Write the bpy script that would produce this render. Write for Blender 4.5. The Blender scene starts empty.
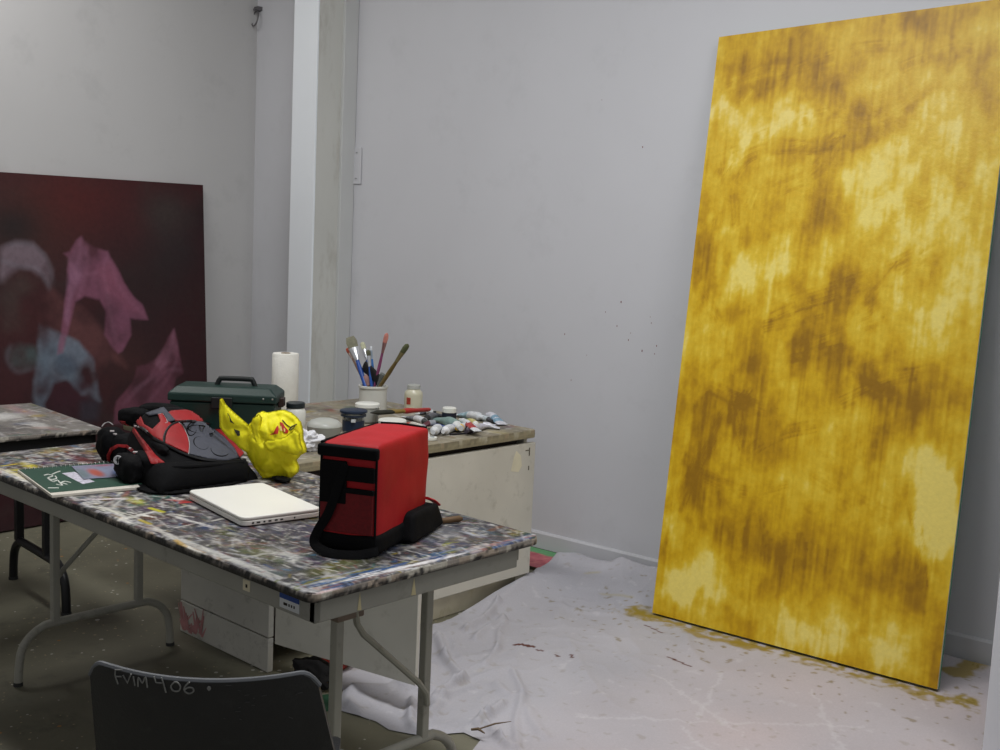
import bpy, bmesh, math, random
import numpy as np
from mathutils import Vector, Matrix, noise
from mathutils.geometry import delaunay_2d_cdt
random.seed(7); rng = np.random.default_rng(11)
sc = bpy.context.scene
col = sc.collection
sc.view_settings.view_transform = 'Standard'
sc.view_settings.look = 'None'
PI = math.pi

# ---------------------------------------------------------------- camera
FPX, AZ, PT, RL, CH = 1096.3, -.729, .116, .0455, 1.489
def basis():
    f = Vector((math.cos(PT)*math.sin(AZ), math.cos(PT)*math.cos(AZ), -math.sin(PT)))
    r = Vector((math.cos(AZ), -math.sin(AZ), 0)); u = r.cross(f)
    c, s = math.cos(RL), math.sin(RL)
    return c*r+s*u, -s*r+c*u, f
CR, CU, CF = basis(); CO = Vector((0, 0, CH))
cam = bpy.data.cameras.new('camera'); cam.sensor_width = 36; cam.lens = FPX*36/1000; cam.clip_start = .05
co = bpy.data.objects.new('camera', cam); col.objects.link(co)
M3 = Matrix((CR, CU, -CF)).transposed(); co.matrix_world = Matrix.Translation(CO) @ M3.to_4x4()
sc.camera = co
def ray(x, y): return CF + CR*((x-500)/FPX) + CU*((375-y)/FPX)
def at(x, y, ax, v):
    d = ray(x, y); return CO + d*((v-CO[ax])/d[ax])
def AZ_(x, y, z=0.): return at(x, y, 2, z)

# ---------------------------------------------------------------- colour + materials
def lin(c):
    return tuple(((v/255)/12.92 if v/255 <= .04045 else ((v/255+.055)/1.055)**2.4) for v in c)
def L4(c): return (*lin(c), 1)
_mats = {}
def mat(name, rgb, rough=.6, var=.12, scale=8., bump=.0, bscale=60., metal=0., spec=.4, trans=0., alpha=1., stretch=None, dirt=None, dirt_amt=.5):
    if name in _mats: return _mats[name]
    m = bpy.data.materials.new(name); m.use_nodes = True; nt = m.node_tree; N = nt.nodes; K = nt.links
    b = N['Principled BSDF']; c = lin(rgb)
    tc = N.new('ShaderNodeTexCoord'); mp = N.new('ShaderNodeMapping'); K.new(tc.outputs['Object'], mp.inputs[0])
    if stretch: mp.inputs['Scale'].default_value = stretch
    n = N.new('ShaderNodeTexNoise'); n.inputs['Scale'].default_value = scale; n.inputs['Detail'].default_value = 5
    K.new(mp.outputs[0], n.inputs['Vector'])
    r = N.new('ShaderNodeValToRGB'); K.new(n.outputs['Fac'], r.inputs[0])
    r.color_ramp.elements[0].position = .3; r.color_ramp.elements[1].position = .7
    r.color_ramp.elements[0].color = (*[v*(1-var) for v in c], 1); r.color_ramp.elements[1].color = (*[min(1, v*(1+var)) for v in c], 1)
    out = r.outputs[0]
    if dirt:
        n2 = N.new('ShaderNodeTexNoise'); n2.inputs['Scale'].default_value = scale*2.7; n2.inputs['Detail'].default_value = 8; n2.inputs['Roughness'].default_value = .7
        K.new(mp.outputs[0], n2.inputs['Vector'])
        r2 = N.new('ShaderNodeValToRGB'); r2.color_ramp.elements[0].position = .55; r2.color_ramp.elements[1].position = .72
        r2.color_ramp.elements[1].color = (dirt_amt,)*3+(1,)
        K.new(n2.outputs['Fac'], r2.inputs[0])
        mx = N.new('ShaderNodeMixRGB'); K.new(r2.outputs[0], mx.inputs[0]); K.new(out, mx.inputs[1]); mx.inputs[2].default_value = L4(dirt)
        out = mx.outputs[0]
    K.new(out, b.inputs['Base Color'])
    b.inputs['Roughness'].default_value = rough; b.inputs['Metallic'].default_value = metal
    b.inputs['Specular IOR Level'].default_value = spec
    b.inputs['Transmission Weight'].default_value = trans; b.inputs['Alpha'].default_value = alpha
    if bump:
        nb = N.new('ShaderNodeTexNoise'); nb.inputs['Scale'].default_value = bscale; nb.inputs['Detail'].default_value = 4
        K.new(tc.outputs['Object'], nb.inputs['Vector'])
        bp = N.new('ShaderNodeBump'); bp.inputs['Strength'].default_value = bump; bp.inputs['Distance'].default_value = .01
        K.new(nb.outputs['Fac'], bp.inputs['Height']); K.new(bp.outputs[0], b.inputs['Normal'])
    _mats[name] = m; return m
def paintmat(name, rough=.55, spec=.35, nscale=90., namt=.12, bump=.15):
    """vertex-painted surface broken up by fine noise"""
    if name in _mats: return _mats[name]
    m = bpy.data.materials.new(name); m.use_nodes = True; nt = m.node_tree; N = nt.nodes; K = nt.links
    b = N['Principled BSDF']; a = N.new('ShaderNodeVertexColor'); a.layer_name = 'Col'
    tc = N.new('ShaderNodeTexCoord'); n = N.new('ShaderNodeTexNoise'); n.inputs['Scale'].default_value = nscale; n.inputs['Detail'].default_value = 4
    K.new(tc.outputs['Object'], n.inputs['Vector'])
    mr = N.new('ShaderNodeMapRange'); mr.inputs[3].default_value = 1-namt*2; mr.inputs[4].default_value = 1+namt*2
    K.new(n.outputs['Fac'], mr.inputs[0])
    mx = N.new('ShaderNodeMixRGB'); mx.blend_type = 'MULTIPLY'; mx.inputs[0].default_value = 1
    K.new(a.outputs[0], mx.inputs[1]); K.new(mr.outputs[0], mx.inputs[2]); K.new(mx.outputs[0], b.inputs['Base Color'])
    b.inputs['Roughness'].default_value = rough; b.inputs['Specular IOR Level'].default_value = spec
    bp = N.new('ShaderNodeBump'); bp.inputs['Strength'].default_value = bump; bp.inputs['Distance'].default_value = .004
    K.new(n.outputs['Fac'], bp.inputs['Height']); K.new(bp.outputs[0], b.inputs['Normal'])
    _mats[name] = m; return m

# ---------------------------------------------------------------- objects
def empty(name, loc=(0, 0, 0), rz=0., label=None, cat=None, group=None):
    o = bpy.data.objects.new(name, None); col.objects.link(o); o.location = loc; o.rotation_euler = (0, 0, rz)
    o.empty_display_size = .05
    tag(o, label, cat, group); return o
def tag(o, label=None, cat=None, group=None, kind=None):
    for k, v in (('label', label), ('category', cat), ('group', group), ('kind', kind)):
        if v: o[k] = v
    return o
def obj(name, bm, m, parent=None, smooth=True, bevel=0., label=None, sub=0):
    me = bpy.data.meshes.new(name)
    bmesh.ops.recalc_face_normals(bm, faces=bm.faces)
    bm.to_mesh(me); bm.free()
    for mm in (m if isinstance(m, (list, tuple)) else [m]): me.materials.append(mm)
    o = bpy.data.objects.new(name, me); col.objects.link(o)
    if smooth: me.shade_smooth()
    if bevel:
        b = o.modifiers.new('bevel', 'BEVEL'); b.width = bevel; b.segments = 3; b.limit_method = 'ANGLE'; b.harden_normals = True
    if sub:
        s = o.modifiers.new('sub', 'SUBSURF'); s.levels = sub; s.render_levels = sub
    if smooth and not sub:
        me.set_sharp_from_angle(angle=math.radians(40))
    if parent: o.parent = parent
    if label: o['label'] = label
    return o
def box(bm, c, s, rz=0., tilt=None):
    r = bmesh.ops.create_cube(bm, size=1)['verts']
    M = Matrix.Translation(c) @ Matrix.Rotation(rz, 4, 'Z')
    if tilt: M = M @ Matrix.Rotation(tilt[0], 4, tilt[1])
    M = M @ Matrix.Diagonal((*s, 1))
    bmesh.ops.transform(bm, matrix=M, verts=r); return r
def nb(): return bmesh.new()
def boxo(name, lo, hi, m, parent=None, bevel=.003, label=None, **k):
    bm = nb(); box(bm, [(a+b)/2 for a, b in zip(lo, hi)], [b-a for a, b in zip(lo, hi)])
    return obj(name, bm, m, parent, bevel=bevel, label=label)
def tube(bm, pts, rad, seg=10, cap=True, flat=None, up=None):
    pts = [Vector(p) for p in pts]; n = len(pts); rings = []
    rad = rad if isinstance(rad, (list, tuple)) else [rad]*n
    prev = None
    for i, p in enumerate(pts):
        t = (pts[min(i+1, n-1)]-pts[max(i-1, 0)]).normalized()
        if prev is None:
            a = Vector(up) if up else (Vector((0, 0, 1)) if abs(t.z) < .9 else Vector((1, 0, 0)))
            x = (a-t*a.dot(t)).normalized()
        else:
            x = (prev-t*prev.dot(t)).normalized()
        prev = x; y = t.cross(x)
        f = (flat[i] if isinstance(flat, (list, tuple)) else flat) if flat else 1.
        rings.append([bm.verts.new(p+x*(math.cos(2*PI*k/seg)*rad[i]*f)+y*(math.sin(2*PI*k/seg)*rad[i])) for k in range(seg)])
    for a, b in zip(rings, rings[1:]):
        for k in range(seg): bm.faces.new((a[k], a[(k+1) % seg], b[(k+1) % seg], b[k]))
    if cap:
        bm.faces.new(rings[0][::-1]); bm.faces.new(rings[-1])
def smooth_path(pts, k=6):
    P = [Vector(p) for p in pts]; P = [P[0]*2-P[1]]+P+[P[-1]*2-P[-2]]; out = []
    for i in range(1, len(P)-2):
        for j in range(k):
            t = j/k; a, b, c, d = P[i-1:i+3]
            out.append(.5*((2*b)+(c-a)*t+(2*a-5*b+4*c-d)*t*t+(3*b-a-3*c+d)*t**3))
    out.append(P[-2]); return out
def lathe(bm, prof, c=(0, 0, 0), seg=32, wob=0.):
    rings = []
    for r, z in prof:
        if r < 1e-5: rings.append([bm.verts.new((c[0], c[1], c[2]+z))]); continue
        rings.append([bm.verts.new((c[0]+r*math.cos(2*PI*k/seg)*(1+wob*math.sin(3*k*2*PI/seg+z*60)), c[1]+r*math.sin(2*PI*k/seg), c[2]+z)) for k in range(seg)])
    for a, b in zip(rings, rings[1:]):
        for k in range(seg):
            k2 = (k+1) % seg
            if len(a) == 1 and len(b) == 1: continue
            if len(a) == 1: bm.faces.new((a[0], b[k2], b[k]))
            elif len(b) == 1: bm.faces.new((a[k], a[k2], b[0]))
            else: bm.faces.new((a[k], a[k2], b[k2], b[k]))
def latheo(name, prof, m, parent=None, c=(0, 0, 0), **k):
    bm = nb(); lathe(bm, prof, c); return obj(name, bm, m, parent, **k)
def fbm(v, s=1., o=3): return noise.fractal(Vector(v)*s, 1., 2., o)

# ---------------------------------------------------------------- rasters painted in numpy
def vnoise(h, w, cy, cx, octv=4, g=.5):
    out = np.zeros((h, w)); amp = 1; tot = 0
    for o in range(octv):
        ny, nx = max(2, int(cy*2**o)+2), max(2, int(cx*2**o)+2); G = rng.random((ny, nx))
        yy = np.linspace(0, ny-1.001, h); xx = np.linspace(0, nx-1.001, w)
        iy = yy.astype(int); ix = xx.astype(int); fy = yy-iy; fx = xx-ix
        fy = (fy*fy*(3-2*fy))[:, None]; fx = (fx*fx*(3-2*fx))[None]
        a = G[iy][:, ix]; b = G[iy][:, ix+1]; c = G[iy+1][:, ix]; d = G[iy+1][:, ix+1]
        out += amp*((a*(1-fx)+b*fx)*(1-fy)+(c*(1-fx)+d*fx)*fy); tot += amp; amp *= g
    return out/tot
class Ras:
    def __init__(s, W, H, res, base):
        s.W, s.H, s.res = W, H, res; s.w = int(W/res)+1; s.h = int(H/res)+1
        s.a = np.zeros((s.h, s.w, 3)); s.a[:] = lin(base)
        s.X, s.Y = np.meshgrid(np.linspace(0, W, s.w), np.linspace(0, H, s.h))
    def mix(s, m, c):
        m = np.clip(m, 0, 1)[..., None]; s.a = s.a*(1-m)+np.array(lin(c))*m
    def stroke(s, x0, y0, x1, y1, wd, c, al=1., soft=.5):
        x0, y0, x1, y1 = float(x0), float(y0), float(x1), float(y1)
        pad = wd*2; i0 = max(0, int((min(y0, y1)-pad)/s.res)); i1 = min(s.h, int((max(y0, y1)+pad)/s.res)+2)
        j0 = max(0, int((min(x0, x1)-pad)/s.res)); j1 = min(s.w, int((max(x0, x1)+pad)/s.res)+2)
        if i0 >= i1 or j0 >= j1: return
        X = s.X[i0:i1, j0:j1]; Y = s.Y[i0:i1, j0:j1]; dx, dy = x1-x0, y1-y0; q = dx*dx+dy*dy+1e-9
        t = np.clip(((X-x0)*dx+(Y-y0)*dy)/q, 0, 1); d = np.hypot(X-x0-t*dx, Y-y0-t*dy)
        m = np.clip((wd-d)/(wd*soft+1e-6), 0, 1)*al; m = m[..., None]
        s.a[i0:i1, j0:j1] = s.a[i0:i1, j0:j1]*(1-m)+np.array(lin(c))*m
    def blob(s, x, y, rx, ry, c, al=1., rot=0., p=1.):
        ca, sa = math.cos(rot), math.sin(rot); u = ((s.X-x)*ca+(s.Y-y)*sa)/rx; v = (-(s.X-x)*sa+(s.Y-y)*ca)/ry
        s.mix(al*np.exp(-(u*u+v*v)**p), c)
    def poly(s, pts, c, al=1., soft=.01, wob=.0, tex=None):
        P = np.array(pts); ins = np.zeros(s.X.shape, bool); D = np.full(s.X.shape, 1e9)
        X = s.X + (vnoise(s.h, s.w, 12, 12)-.5)*wob; Y = s.Y + (vnoise(s.h, s.w, 12, 12)-.5)*wob
        for (xa, ya), (xb, yb) in zip(P, np.roll(P, -1, 0)):
            cnd = ((ya > Y) != (yb > Y)) & (X < (xb-xa)*(Y-ya)/(yb-ya+1e-12)+xa); ins ^= cnd
            dx, dy = xb-xa, yb-ya; t = np.clip(((X-xa)*dx+(Y-ya)*dy)/(dx*dx+dy*dy+1e-9), 0, 1)
            D = np.minimum(D, np.hypot(X-xa-t*dx, Y-ya-t*dy))
        sd = np.where(ins, D, -D); m = np.clip(.5+sd/(2*soft), 0, 1)*al
        if tex is not None: m = m*tex
        s.mix(m, c); return m
def ras_mesh(R, f, name, m, parent=None, label=None, extra=None):
    """mesh from raster; f(u,v) (metres) -> position"""
    vs = [f(R.X[i, j], R.Y[i, j]) for i in range(R.h) for j in range(R.w)]
    fs = [(i*R.w+j, i*R.w+j+1, (i+1)*R.w+j+1, (i+1)*R.w+j) for i in range(R.h-1) for j in range(R.w-1)]
    cs = np.ones((len(vs), 4), dtype=np.float32); cs[:, :3] = np.clip(R.a.reshape(-1, 3), 0, 1)
    if extra:
        v2, f2, c2 = extra(len(vs)); vs += v2; fs += f2
        cs = np.vstack([cs, np.array([(*lin(c), 1) for c in c2], dtype=np.float32)])
    me = bpy.data.meshes.new(name); me.from_pydata([tuple(v) for v in vs], [], fs); me.update()
    ca = me.color_attributes.new('Col', 'FLOAT_COLOR', 'POINT'); ca.data.foreach_set('color', cs.ravel())
    me.materials.append(m); o = bpy.data.objects.new(name, me); col.objects.link(o)
    if parent: o.parent = parent
    if label: o['label'] = label
    return o
def slab(R, t, name, m, parent, edge=(28, 26, 26), chips=((176, 170, 158), (136, 128, 120), (156, 142, 128)), chipamt=.35, rr=.028, z=0., drop=.006):
    """rounded-corner slab, painted top, chipped edge; local origin at its corner, top at z"""
    W, H = R.W, R.H
    def rc(x, y):
        cx = min(max(x, rr), W-rr); cy = min(max(y, rr), H-rr); dx, dy = x-cx, y-cy; d = math.hypot(dx, dy)
        if abs(dx) > 1e-9 and abs(dy) > 1e-9 and d > rr: dx, dy = dx*rr/d, dy*rr/d
        return cx+dx, cy+dy
    def f(x, y):
        a, b = rc(x, y); e = min(x, y, W-x, H-y); return (a, b, z-(max(0, .004-e))*.6)
    bd = [(0, j) for j in range(R.w)]+[(i, R.w-1) for i in range(1, R.h)]+[(R.h-1, j) for j in range(R.w-2, -1, -1)]+[(i, 0) for i in range(R.h-2, 0, -1)]
    def extra(n0):
        v, fc, cc = [], [], []; nB = len(bd)
        levels = [(.002, .0015), (.5*t, .003), (t-.003, .002), (t, -.003)]
        for li, (dz, ou) in enumerate(levels):
            for (i, j) in bd:
                x, y = R.X[i, j], R.Y[i, j]; a, b = rc(x, y)
                n = Vector((a-min(max(a, rr), W-rr), b-min(max(b, rr), H-rr)))
                n = n.normalized() if n.length > 1e-6 else Vector((0, 0))
                v.append((a+n.x*ou, b+n.y*ou, z-.003-dz*.95))
                q = noise.noise(Vector((a*23, b*23, li*.7+z)))*.5+.5
                q2 = noise.noise(Vector((a*90, b*90, li*2.+z)))*.5+.5; lf = (q*.7+q2*.5)-(.40+.2*li)-(.10 if b < .02 and a < W-.05 else -.14 if a > W-.02 else 0)+(chipamt-.35)
                lf = max(0, min(1, lf*6)); ck_ = chips[int(noise.noise(Vector((a*14, b*14, 7)))*3+1.5) % len(chips)]; cc.append(tuple(e_*(1-lf)+c_*lf for e_, c_ in zip(edge, ck_)))
        def idx(l, k): return (bd[k][0]*R.w+bd[k][1]) if l < 0 else n0+l*nB+k
        for l in range(-1, len(levels)-1):
            for k in range(nB):
                k2 = (k+1) % nB; fc.append((idx(l, k2), idx(l, k), idx(l+1, k), idx(l+1, k2)))
        fc.append(tuple(idx(len(levels)-1, k) for k in range(nB))[::-1])
        return v, fc, cc
    return ras_mesh(R, f, name, m, parent, extra=extra)

WHITES = [(205, 202, 196), (188, 186, 186), (218, 214, 204), (170, 166, 168)]
GREYS = [(104, 98, 98), (84, 80, 84), (122, 116, 112), (70, 66, 66), (108, 100, 112), (92, 88, 78)]
COLS = [(96, 104, 50), (60, 78, 118), (52, 96, 88), (132, 46, 44), (168, 148, 40), (128, 84, 44), (96, 62, 96), (150, 96, 80), (40, 70, 50), (90, 120, 150)]
def splatter(R, n, wf=.3, cf=.22, ang=None, rect=None, sz=(.015, .09), wd=(.002, .014)):
    for _ in range(n):
        x, y = rng.random()*R.W, rng.random()*R.H
        if rect: x = rect[0]+rng.random()*(rect[2]-rect[0]); y = rect[1]+rng.random()*(rect[3]-rect[1])
        q = rng.random(); c = WHITES[rng.integers(4)] if q < wf else COLS[rng.integers(10)] if q < wf+cf else GREYS[rng.integers(6)]
        a = rng.choice([0, 0, PI/2, .6, 2.4])+rng.normal()*.25 if ang is None else ang+rng.normal()*.3
        l = sz[0]+rng.random()**2*(sz[1]-sz[0]); w = wd[0]+rng.random()**2*(wd[1]-wd[0])
        R.stroke(x, y, x+l*math.cos(a), y+l*math.sin(a), w, c, .12+.62*rng.random()**1.6, .9)
def tabletop(W, H, res, base, n, wf=.3, cf=.22):
    R = Ras(W, H, res, base)
    R.mix((vnoise(R.h, R.w, H*12, W*12)-.45)*1.6, (128, 122, 118)); R.mix((vnoise(R.h, R.w, H*9, W*9)-.55)*2.2, (70, 66, 70))
    for _ in range(int(n/30)):
        c = (COLS+WHITES+GREYS)[rng.integers(20)]
        R.blob(rng.random()*W, rng.random()*H, .015+.05*rng.random(), .01+.025*rng.random(), c, .55, rng.random()*3, 1.5)
    splatter(R, n, wf, cf)
    return R

# ================================================================ SETTING
WM = mat('wall_paint', (203, 203, 207), .85, .025, 1.2, bump=.05, bscale=220, dirt=(170, 170, 172), dirt_amt=.2)
WL = mat('wall_paint_left', (200, 199, 199), .85, .03, 1.2, bump=.05, bscale=220, dirt=(160, 160, 160), dirt_amt=.25)
WSL, WX0, WY0 = .06, -1.3, 4.245
def wally(x): return WY0+WSL*(x-WX0)
def quadwall(name, pts, thick, m):
    bm = nb(); a = [bm.verts.new(p) for p in pts]; b = [bm.verts.new(Vector(p)+Vector(thick)) for p in pts]
    bm.faces.new(a); bm.faces.new(b[::-1])
    for i in range(4): bm.faces.new((a[i], b[i], b[(i+1) % 4], a[(i+1) % 4]))
    return tag(obj(name, bm, m, smooth=False), kind='structure')
XL, ZT = -5.635, 3.7
quadwall('wall_back', [(XL-.1, wally(XL-.1), 0), (1.5, wally(1.5), 0), (1.5, wally(1.5), ZT), (XL-.1, wally(XL-.1), ZT)], (0, .15, 0), WM)
quadwall('wall_left', [(XL+.4, -3, 0), (XL, 4.2, 0), (XL, 4.2, ZT), (XL+.4, -3, ZT)], (-.15, 0, 0), WL)
def floor_mat():
    m = mat('concrete_floor', (116, 113, 96), .55, .3, 1.6, bump=.1, bscale=35, dirt=(60, 58, 50), dirt_amt=.6)
    nt = m.node_tree; N = nt.nodes; K = nt.links; b = N['Principled BSDF']; src = b.inputs['Base Color'].links[0].from_socket
    tc = [n for n in N if n.type == 'TEX_COORD'][0]
    for sc_, th, c in ((16, .085, (190, 188, 178)), (30, .1, (160, 150, 120)), (7, .045, (170, 120, 60))):
        v = N.new('ShaderNodeTexVoronoi'); v.inputs['Scale'].default_value = sc_; K.new(tc.outputs['Object'], v.inputs['Vector'])
        n = N.new('ShaderNodeTexNoise'); n.inputs['Scale'].default_value = 2.2; K.new(tc.outputs['Object'], n.inputs['Vector'])
        mm = N.new('ShaderNodeMath'); mm.operation = 'MULTIPLY_ADD'; K.new(n.outputs[0], mm.inputs[0]); mm.inputs[1].default_value = .35; mm.inputs[2].default_value = th-.17
        lt = N.new('ShaderNodeMath'); lt.operation = 'LESS_THAN'; K.new(v.outputs['Distance'], lt.inputs[0]); K.new(mm.outputs[0], lt.inputs[1])
        mx = N.new('ShaderNodeMixRGB'); K.new(lt.outputs[0], mx.inputs[0]); K.new(src, mx.inputs[1]); mx.inputs[2].default_value = L4(c); src = mx.outputs[0]
    K.new(src, b.inputs['Base Color']); return m
bm = nb(); box(bm, (-2.2, .6, -.05), (8, 7.8, .1)); tag(obj('floor', bm, floor_mat(), smooth=False), kind='structure')
bm = nb(); box(bm, (-2.2, .6, ZT+.05), (8, 7.8, .1)); tag(obj('ceiling', bm, mat('ceiling_paint', (200, 200, 198), .9, .03), smooth=False), kind='structure')
# baseboard of the back wall
bm = nb(); x0, x1, t, h = -4.9, 1.4, .012, .1
v = [bm.verts.new((x, wally(x)-d, z)) for x in (x0, x1) for d, z in ((0, 0), (t, 0), (t, h-.01), (t*.5, h), (0, h))]
for k in range(5): bm.faces.new((v[k], v[(k+1) % 5], v[5+(k+1) % 5], v[5+k]))
bm.faces.new(v[:5]); bm.faces.new(v[5:][::-1])
tag(obj('baseboard_back', bm, mat('baseboard_paint', (196, 196, 200), .6, .05, 4), smooth=False), kind='structure')
# column in the corner
cx = -4.778
pc = at(315, 200, 0, cx); pl_ = at(292, 200, 1, pc.y)
bm = nb(); box(bm, ((cx+pl_.x)/2, (pc.y+wally(cx)+.02)/2, ZT/2), (cx-pl_.x, wally(cx)+.02-pc.y, ZT))
tag(obj('trim_1', bm, mat('column_paint', (206, 206, 200), .6, .06, 2.5, dirt=(165, 160, 148), dirt_amt=.5, stretch=(1, 1, .35)), bevel=.004), kind='structure')
bm = nb(); py = at(338, 200, 0, cx).y; box(bm, (cx+.006, (py+wally(cx))/2, ZT/2), (.03, wally(cx)-py, ZT))
tag(obj('trim_2', bm, mat('column_strip_paint', (200, 201, 200), .6, .04, 2.5), bevel=.004), kind='structure')
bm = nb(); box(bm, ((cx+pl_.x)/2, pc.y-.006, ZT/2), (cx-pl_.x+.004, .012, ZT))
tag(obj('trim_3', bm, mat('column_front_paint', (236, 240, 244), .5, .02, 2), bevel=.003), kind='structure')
# wall end at the right
a = AZ_(980.5, 765); bm = nb(); box(bm, (a.x+.4, a.y+.06, ZT/2), (.8, .12, ZT))
tag(obj('wall_right', bm, mat('wall_end_paint', (214, 214, 220), .8, .03, 2), bevel=.003), kind='structure')

# wall fittings
sw = empty('outlet_plate', (0, 0, 0), 0, 'blank painted outlet plate on the wall just right of the column', 'wall plate')
x = -4.735; boxo('plate', (x-.035, wally(x)-.008, 1.80), (x+.035, wally(x)-.001, 2.0), WM, sw, .003)
for zz in (1.83, 1.97):
    bm = nb(); lathe(bm, [(0, .0), (.005, 0), (.005, .003), (0, .004)], (x, wally(x)-.010, zz), 10); obj('screw', bm, mat('screw_metal', (150, 150, 150), .4, metal=.6), sw)
hk = empty('wall_hook', (0, 0, 0), 0, 'small metal ring hook high on the wall left of the column', 'hook')
px = at(258, 14, 1, wally(-5.8)); bm = nb()
tube(bm, [px+Vector((math.cos(t)*.028, -.02+.01*math.sin(t), math.sin(t)*.045-.03)) for t in [k*2*PI/20 for k in range(21)]], .0045, 8, cap=False)
obj('ring', bm, mat('hook_metal', (120, 118, 120), .4, metal=.7), hk)
bm = nb(); tube(bm, [px+Vector((0, .03, .02)), px+Vector((0, -.03, .02))], .007, 8); box(bm, px+Vector((0, 0, .03)), (.05, .03, .02)); obj('bracket', bm, _mats['hook_metal'], hk)
bm = nb()
for (qx, qy, r) in ((621, 302, .006), (606, 312, .004), (617, 326, .005), (567, 334, .005), (650, 323, .004), (628, 340, .005), (641, 351, .006), (655, 346, .005), (653, 354, .004), (573, 380, .004), (588, 355, .003), (649, 317, .003), (642, 147, .005), (603, 100, .003), (630, 333, .003)):
    p = at(qx, qy, 1, wally(-3)); p.y = wally(p.x)-.0012
    for k in range(1):
        r_ = r*.6; vv = [bm.verts.new(p+Vector((math.cos(t)*r_*.8, WSL*math.cos(t)*r_*.8, math.sin(t)*r_*(1.2+.5*random.random())))) for t in [j*PI/4 for j in range(8)]]
        bm.faces.new(vv)
tag(obj('paint_specks', bm, mat('speck_paint', (120, 60, 62), .5), smooth=False), 'tiny dark red paint specks spattered on the pale wall beside the yellow canvas', 'paint specks', kind='stuff')

# ================================================================ YELLOW CANVAS
def bil(a, b, c, d, u, v): return a*(1-u)*(1-v)+b*u*(1-v)+c*u*v+d*(1-u)*v
BL = Vector((-2.451+.020, 3.765-.03, .014)); BR = Vector((-1.289, 3.826, .014)); TL = at(719, 37, 1, 4.125)
nrm = (BR-BL).cross(TL-BL).normalized()
if nrm.y > 0: nrm = -nrm
def onplane(x, y, P0=BL, n=nrm):
    d = ray(x, y); return CO+d*((P0-CO).dot(n)/d.dot(n))
q = onplane(998, 180); e = (q-BR); tr = BR+e*1.0
TR = BR+e*((TL-BL).length/e.length)*.999
tt = onplane(1000, 1); TR = BR+e*(((tt-BR).dot(e.normalized())+.01)/e.length)
CW, CHH = (BR-BL).length, (TL-BL).length
R = Ras(CW, CHH, .0045, (200, 158, 34))
U_, V_ = R.X/CW, 1-R.Y/CHH
wa, wb = vnoise(R.h, R.w, 6, 4, 5, .6)-.5, vnoise(R.h, R.w, 6, 4, 5, .6)-.5
F = .50+(vnoise(R.h, R.w, 9, 5, 6, .62)-.5)*1.15+(vnoise(R.h, R.w, 26, 18, 4, .6)-.5)*.7
def C(u, v, ru, rv, amt, rot=0., edge=2.2):
    """a wash: amt > 0 darker ochre, < 0 paler; warped outline with a fairly firm edge"""
    ca, sa = math.cos(rot), math.sin(rot); X, Y = R.X-u*CW+wa*.30, R.Y-(1-v)*CHH+wb*.30; a, b = (X*ca+Y*sa)/(ru*CW), (-X*sa+Y*ca)/(rv*CHH)
    d = np.sqrt(a*a+b*b)+(F-.5)*.18; F[:] += amt*.62*(1/(1+np.exp(np.clip((d-1)*2*edge, -30, 30))))
for a in ((.5, .02, .6, .03, .28), (.5, .075, .5, .018, .22, -.05, 3), (.93, .03, .11, .022, -.35), (.95, .13, .10, .07, .18), (.17, .135, .26, .030, -.55, .12, 4), (.32, .15, .14, .016, -.3, .2, 4), (.08, .19, .05, .03, -.2),
          (.25, .25, .27, .06, .28, .1, 4), (.5, .195, .3, .018, .3, .3, 4), (.62, .235, .12, .04, -.5, .5, 4), (.5, .265, .06, .016, -.4, .4), (.72, .20, .12, .03, -.3, .4), (.86, .21, .07, .06, -.25), (.72, .32, .25, .06, -.28), (.9, .31, .08, .06, -.2),
          (.3, .33, .25, .035, .25), (.10, .33, .04, .07, -.3), (.22, .38, .2, .03, .18), (.45, .42, .06, .05, -.5, 0, 4), (.25, .43, .06, .07, -.55, 0, 4), (.14, .49, .06, .05, -.3), (.85, .42, .09, .05, -.55, 0, 3.5), (.9, .5, .06, .05, -.2), (.7, .40, .2, .02, .3, .3, 4), (.5, .45, .35, .016, .28, .2, 4), (.08, .42, .08, .03, .25, -.6, 4),
          (.62, .55, .4, .07, .22), (.45, .54, .28, .022, .2, .1, 4), (.82, .56, .2, .03, .22, 0, 4), (.08, .57, .07, .06, -.35), (.38, .52, .05, .04, -.3), (.35, .66, .35, .06, .2), (.14, .70, .2, .025, .25, .5, 4), (.08, .79, .03, .08, .45, 0, 3), (.68, .63, .07, .045, -.4, 0, 3), (.6, .67, .05, .03, -.25),
          (.95, .74, .05, .07, -.85, 0, 5), (.90, .67, .07, .03, -.35), (.88, .83, .05, .05, .35, 0, 4), (.5, .80, .5, .05, .22), (.3, .85, .12, .05, .3, 0, 3), (.62, .84, .25, .05, .25, 0, 3), (.06, .91, .09, .07, -.6, 0, 4), (.17, .94, .15, .04, -.4, 0, 4), (.45, .97, .4, .022, -.4, 0, 3), (.85, .95, .13, .05, -.3, 0, 3), (.73, .93, .1, .03, -.25)): C(*a)
G_ = np.zeros_like(F)
def Fst(x0, y0, x1, y1, wd, amt):
    pad = wd*1.5; i0 = max(0, int((min(y0, y1)-pad)/R.res)); i1 = min(R.h, int((max(y0, y1)+pad)/R.res)+2); j0 = max(0, int((min(x0, x1)-pad)/R.res)); j1 = min(R.w, int((max(x0, x1)+pad)/R.res)+2)
    if i0 >= i1 or j0 >= j1: return
    X, Y = R.X[i0:i1, j0:j1], R.Y[i0:i1, j0:j1]; dx, dy = x1-x0, y1-y0; t = np.clip(((X-x0)*dx+(Y-y0)*dy)/(dx*dx+dy*dy+1e-9), 0, 1)
    G_[i0:i1, j0:j1] = np.maximum(G_[i0:i1, j0:j1], amt*np.clip(1-np.hypot(X-x0-t*dx, Y-y0-t*dy)/wd, 0, 1))
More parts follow.
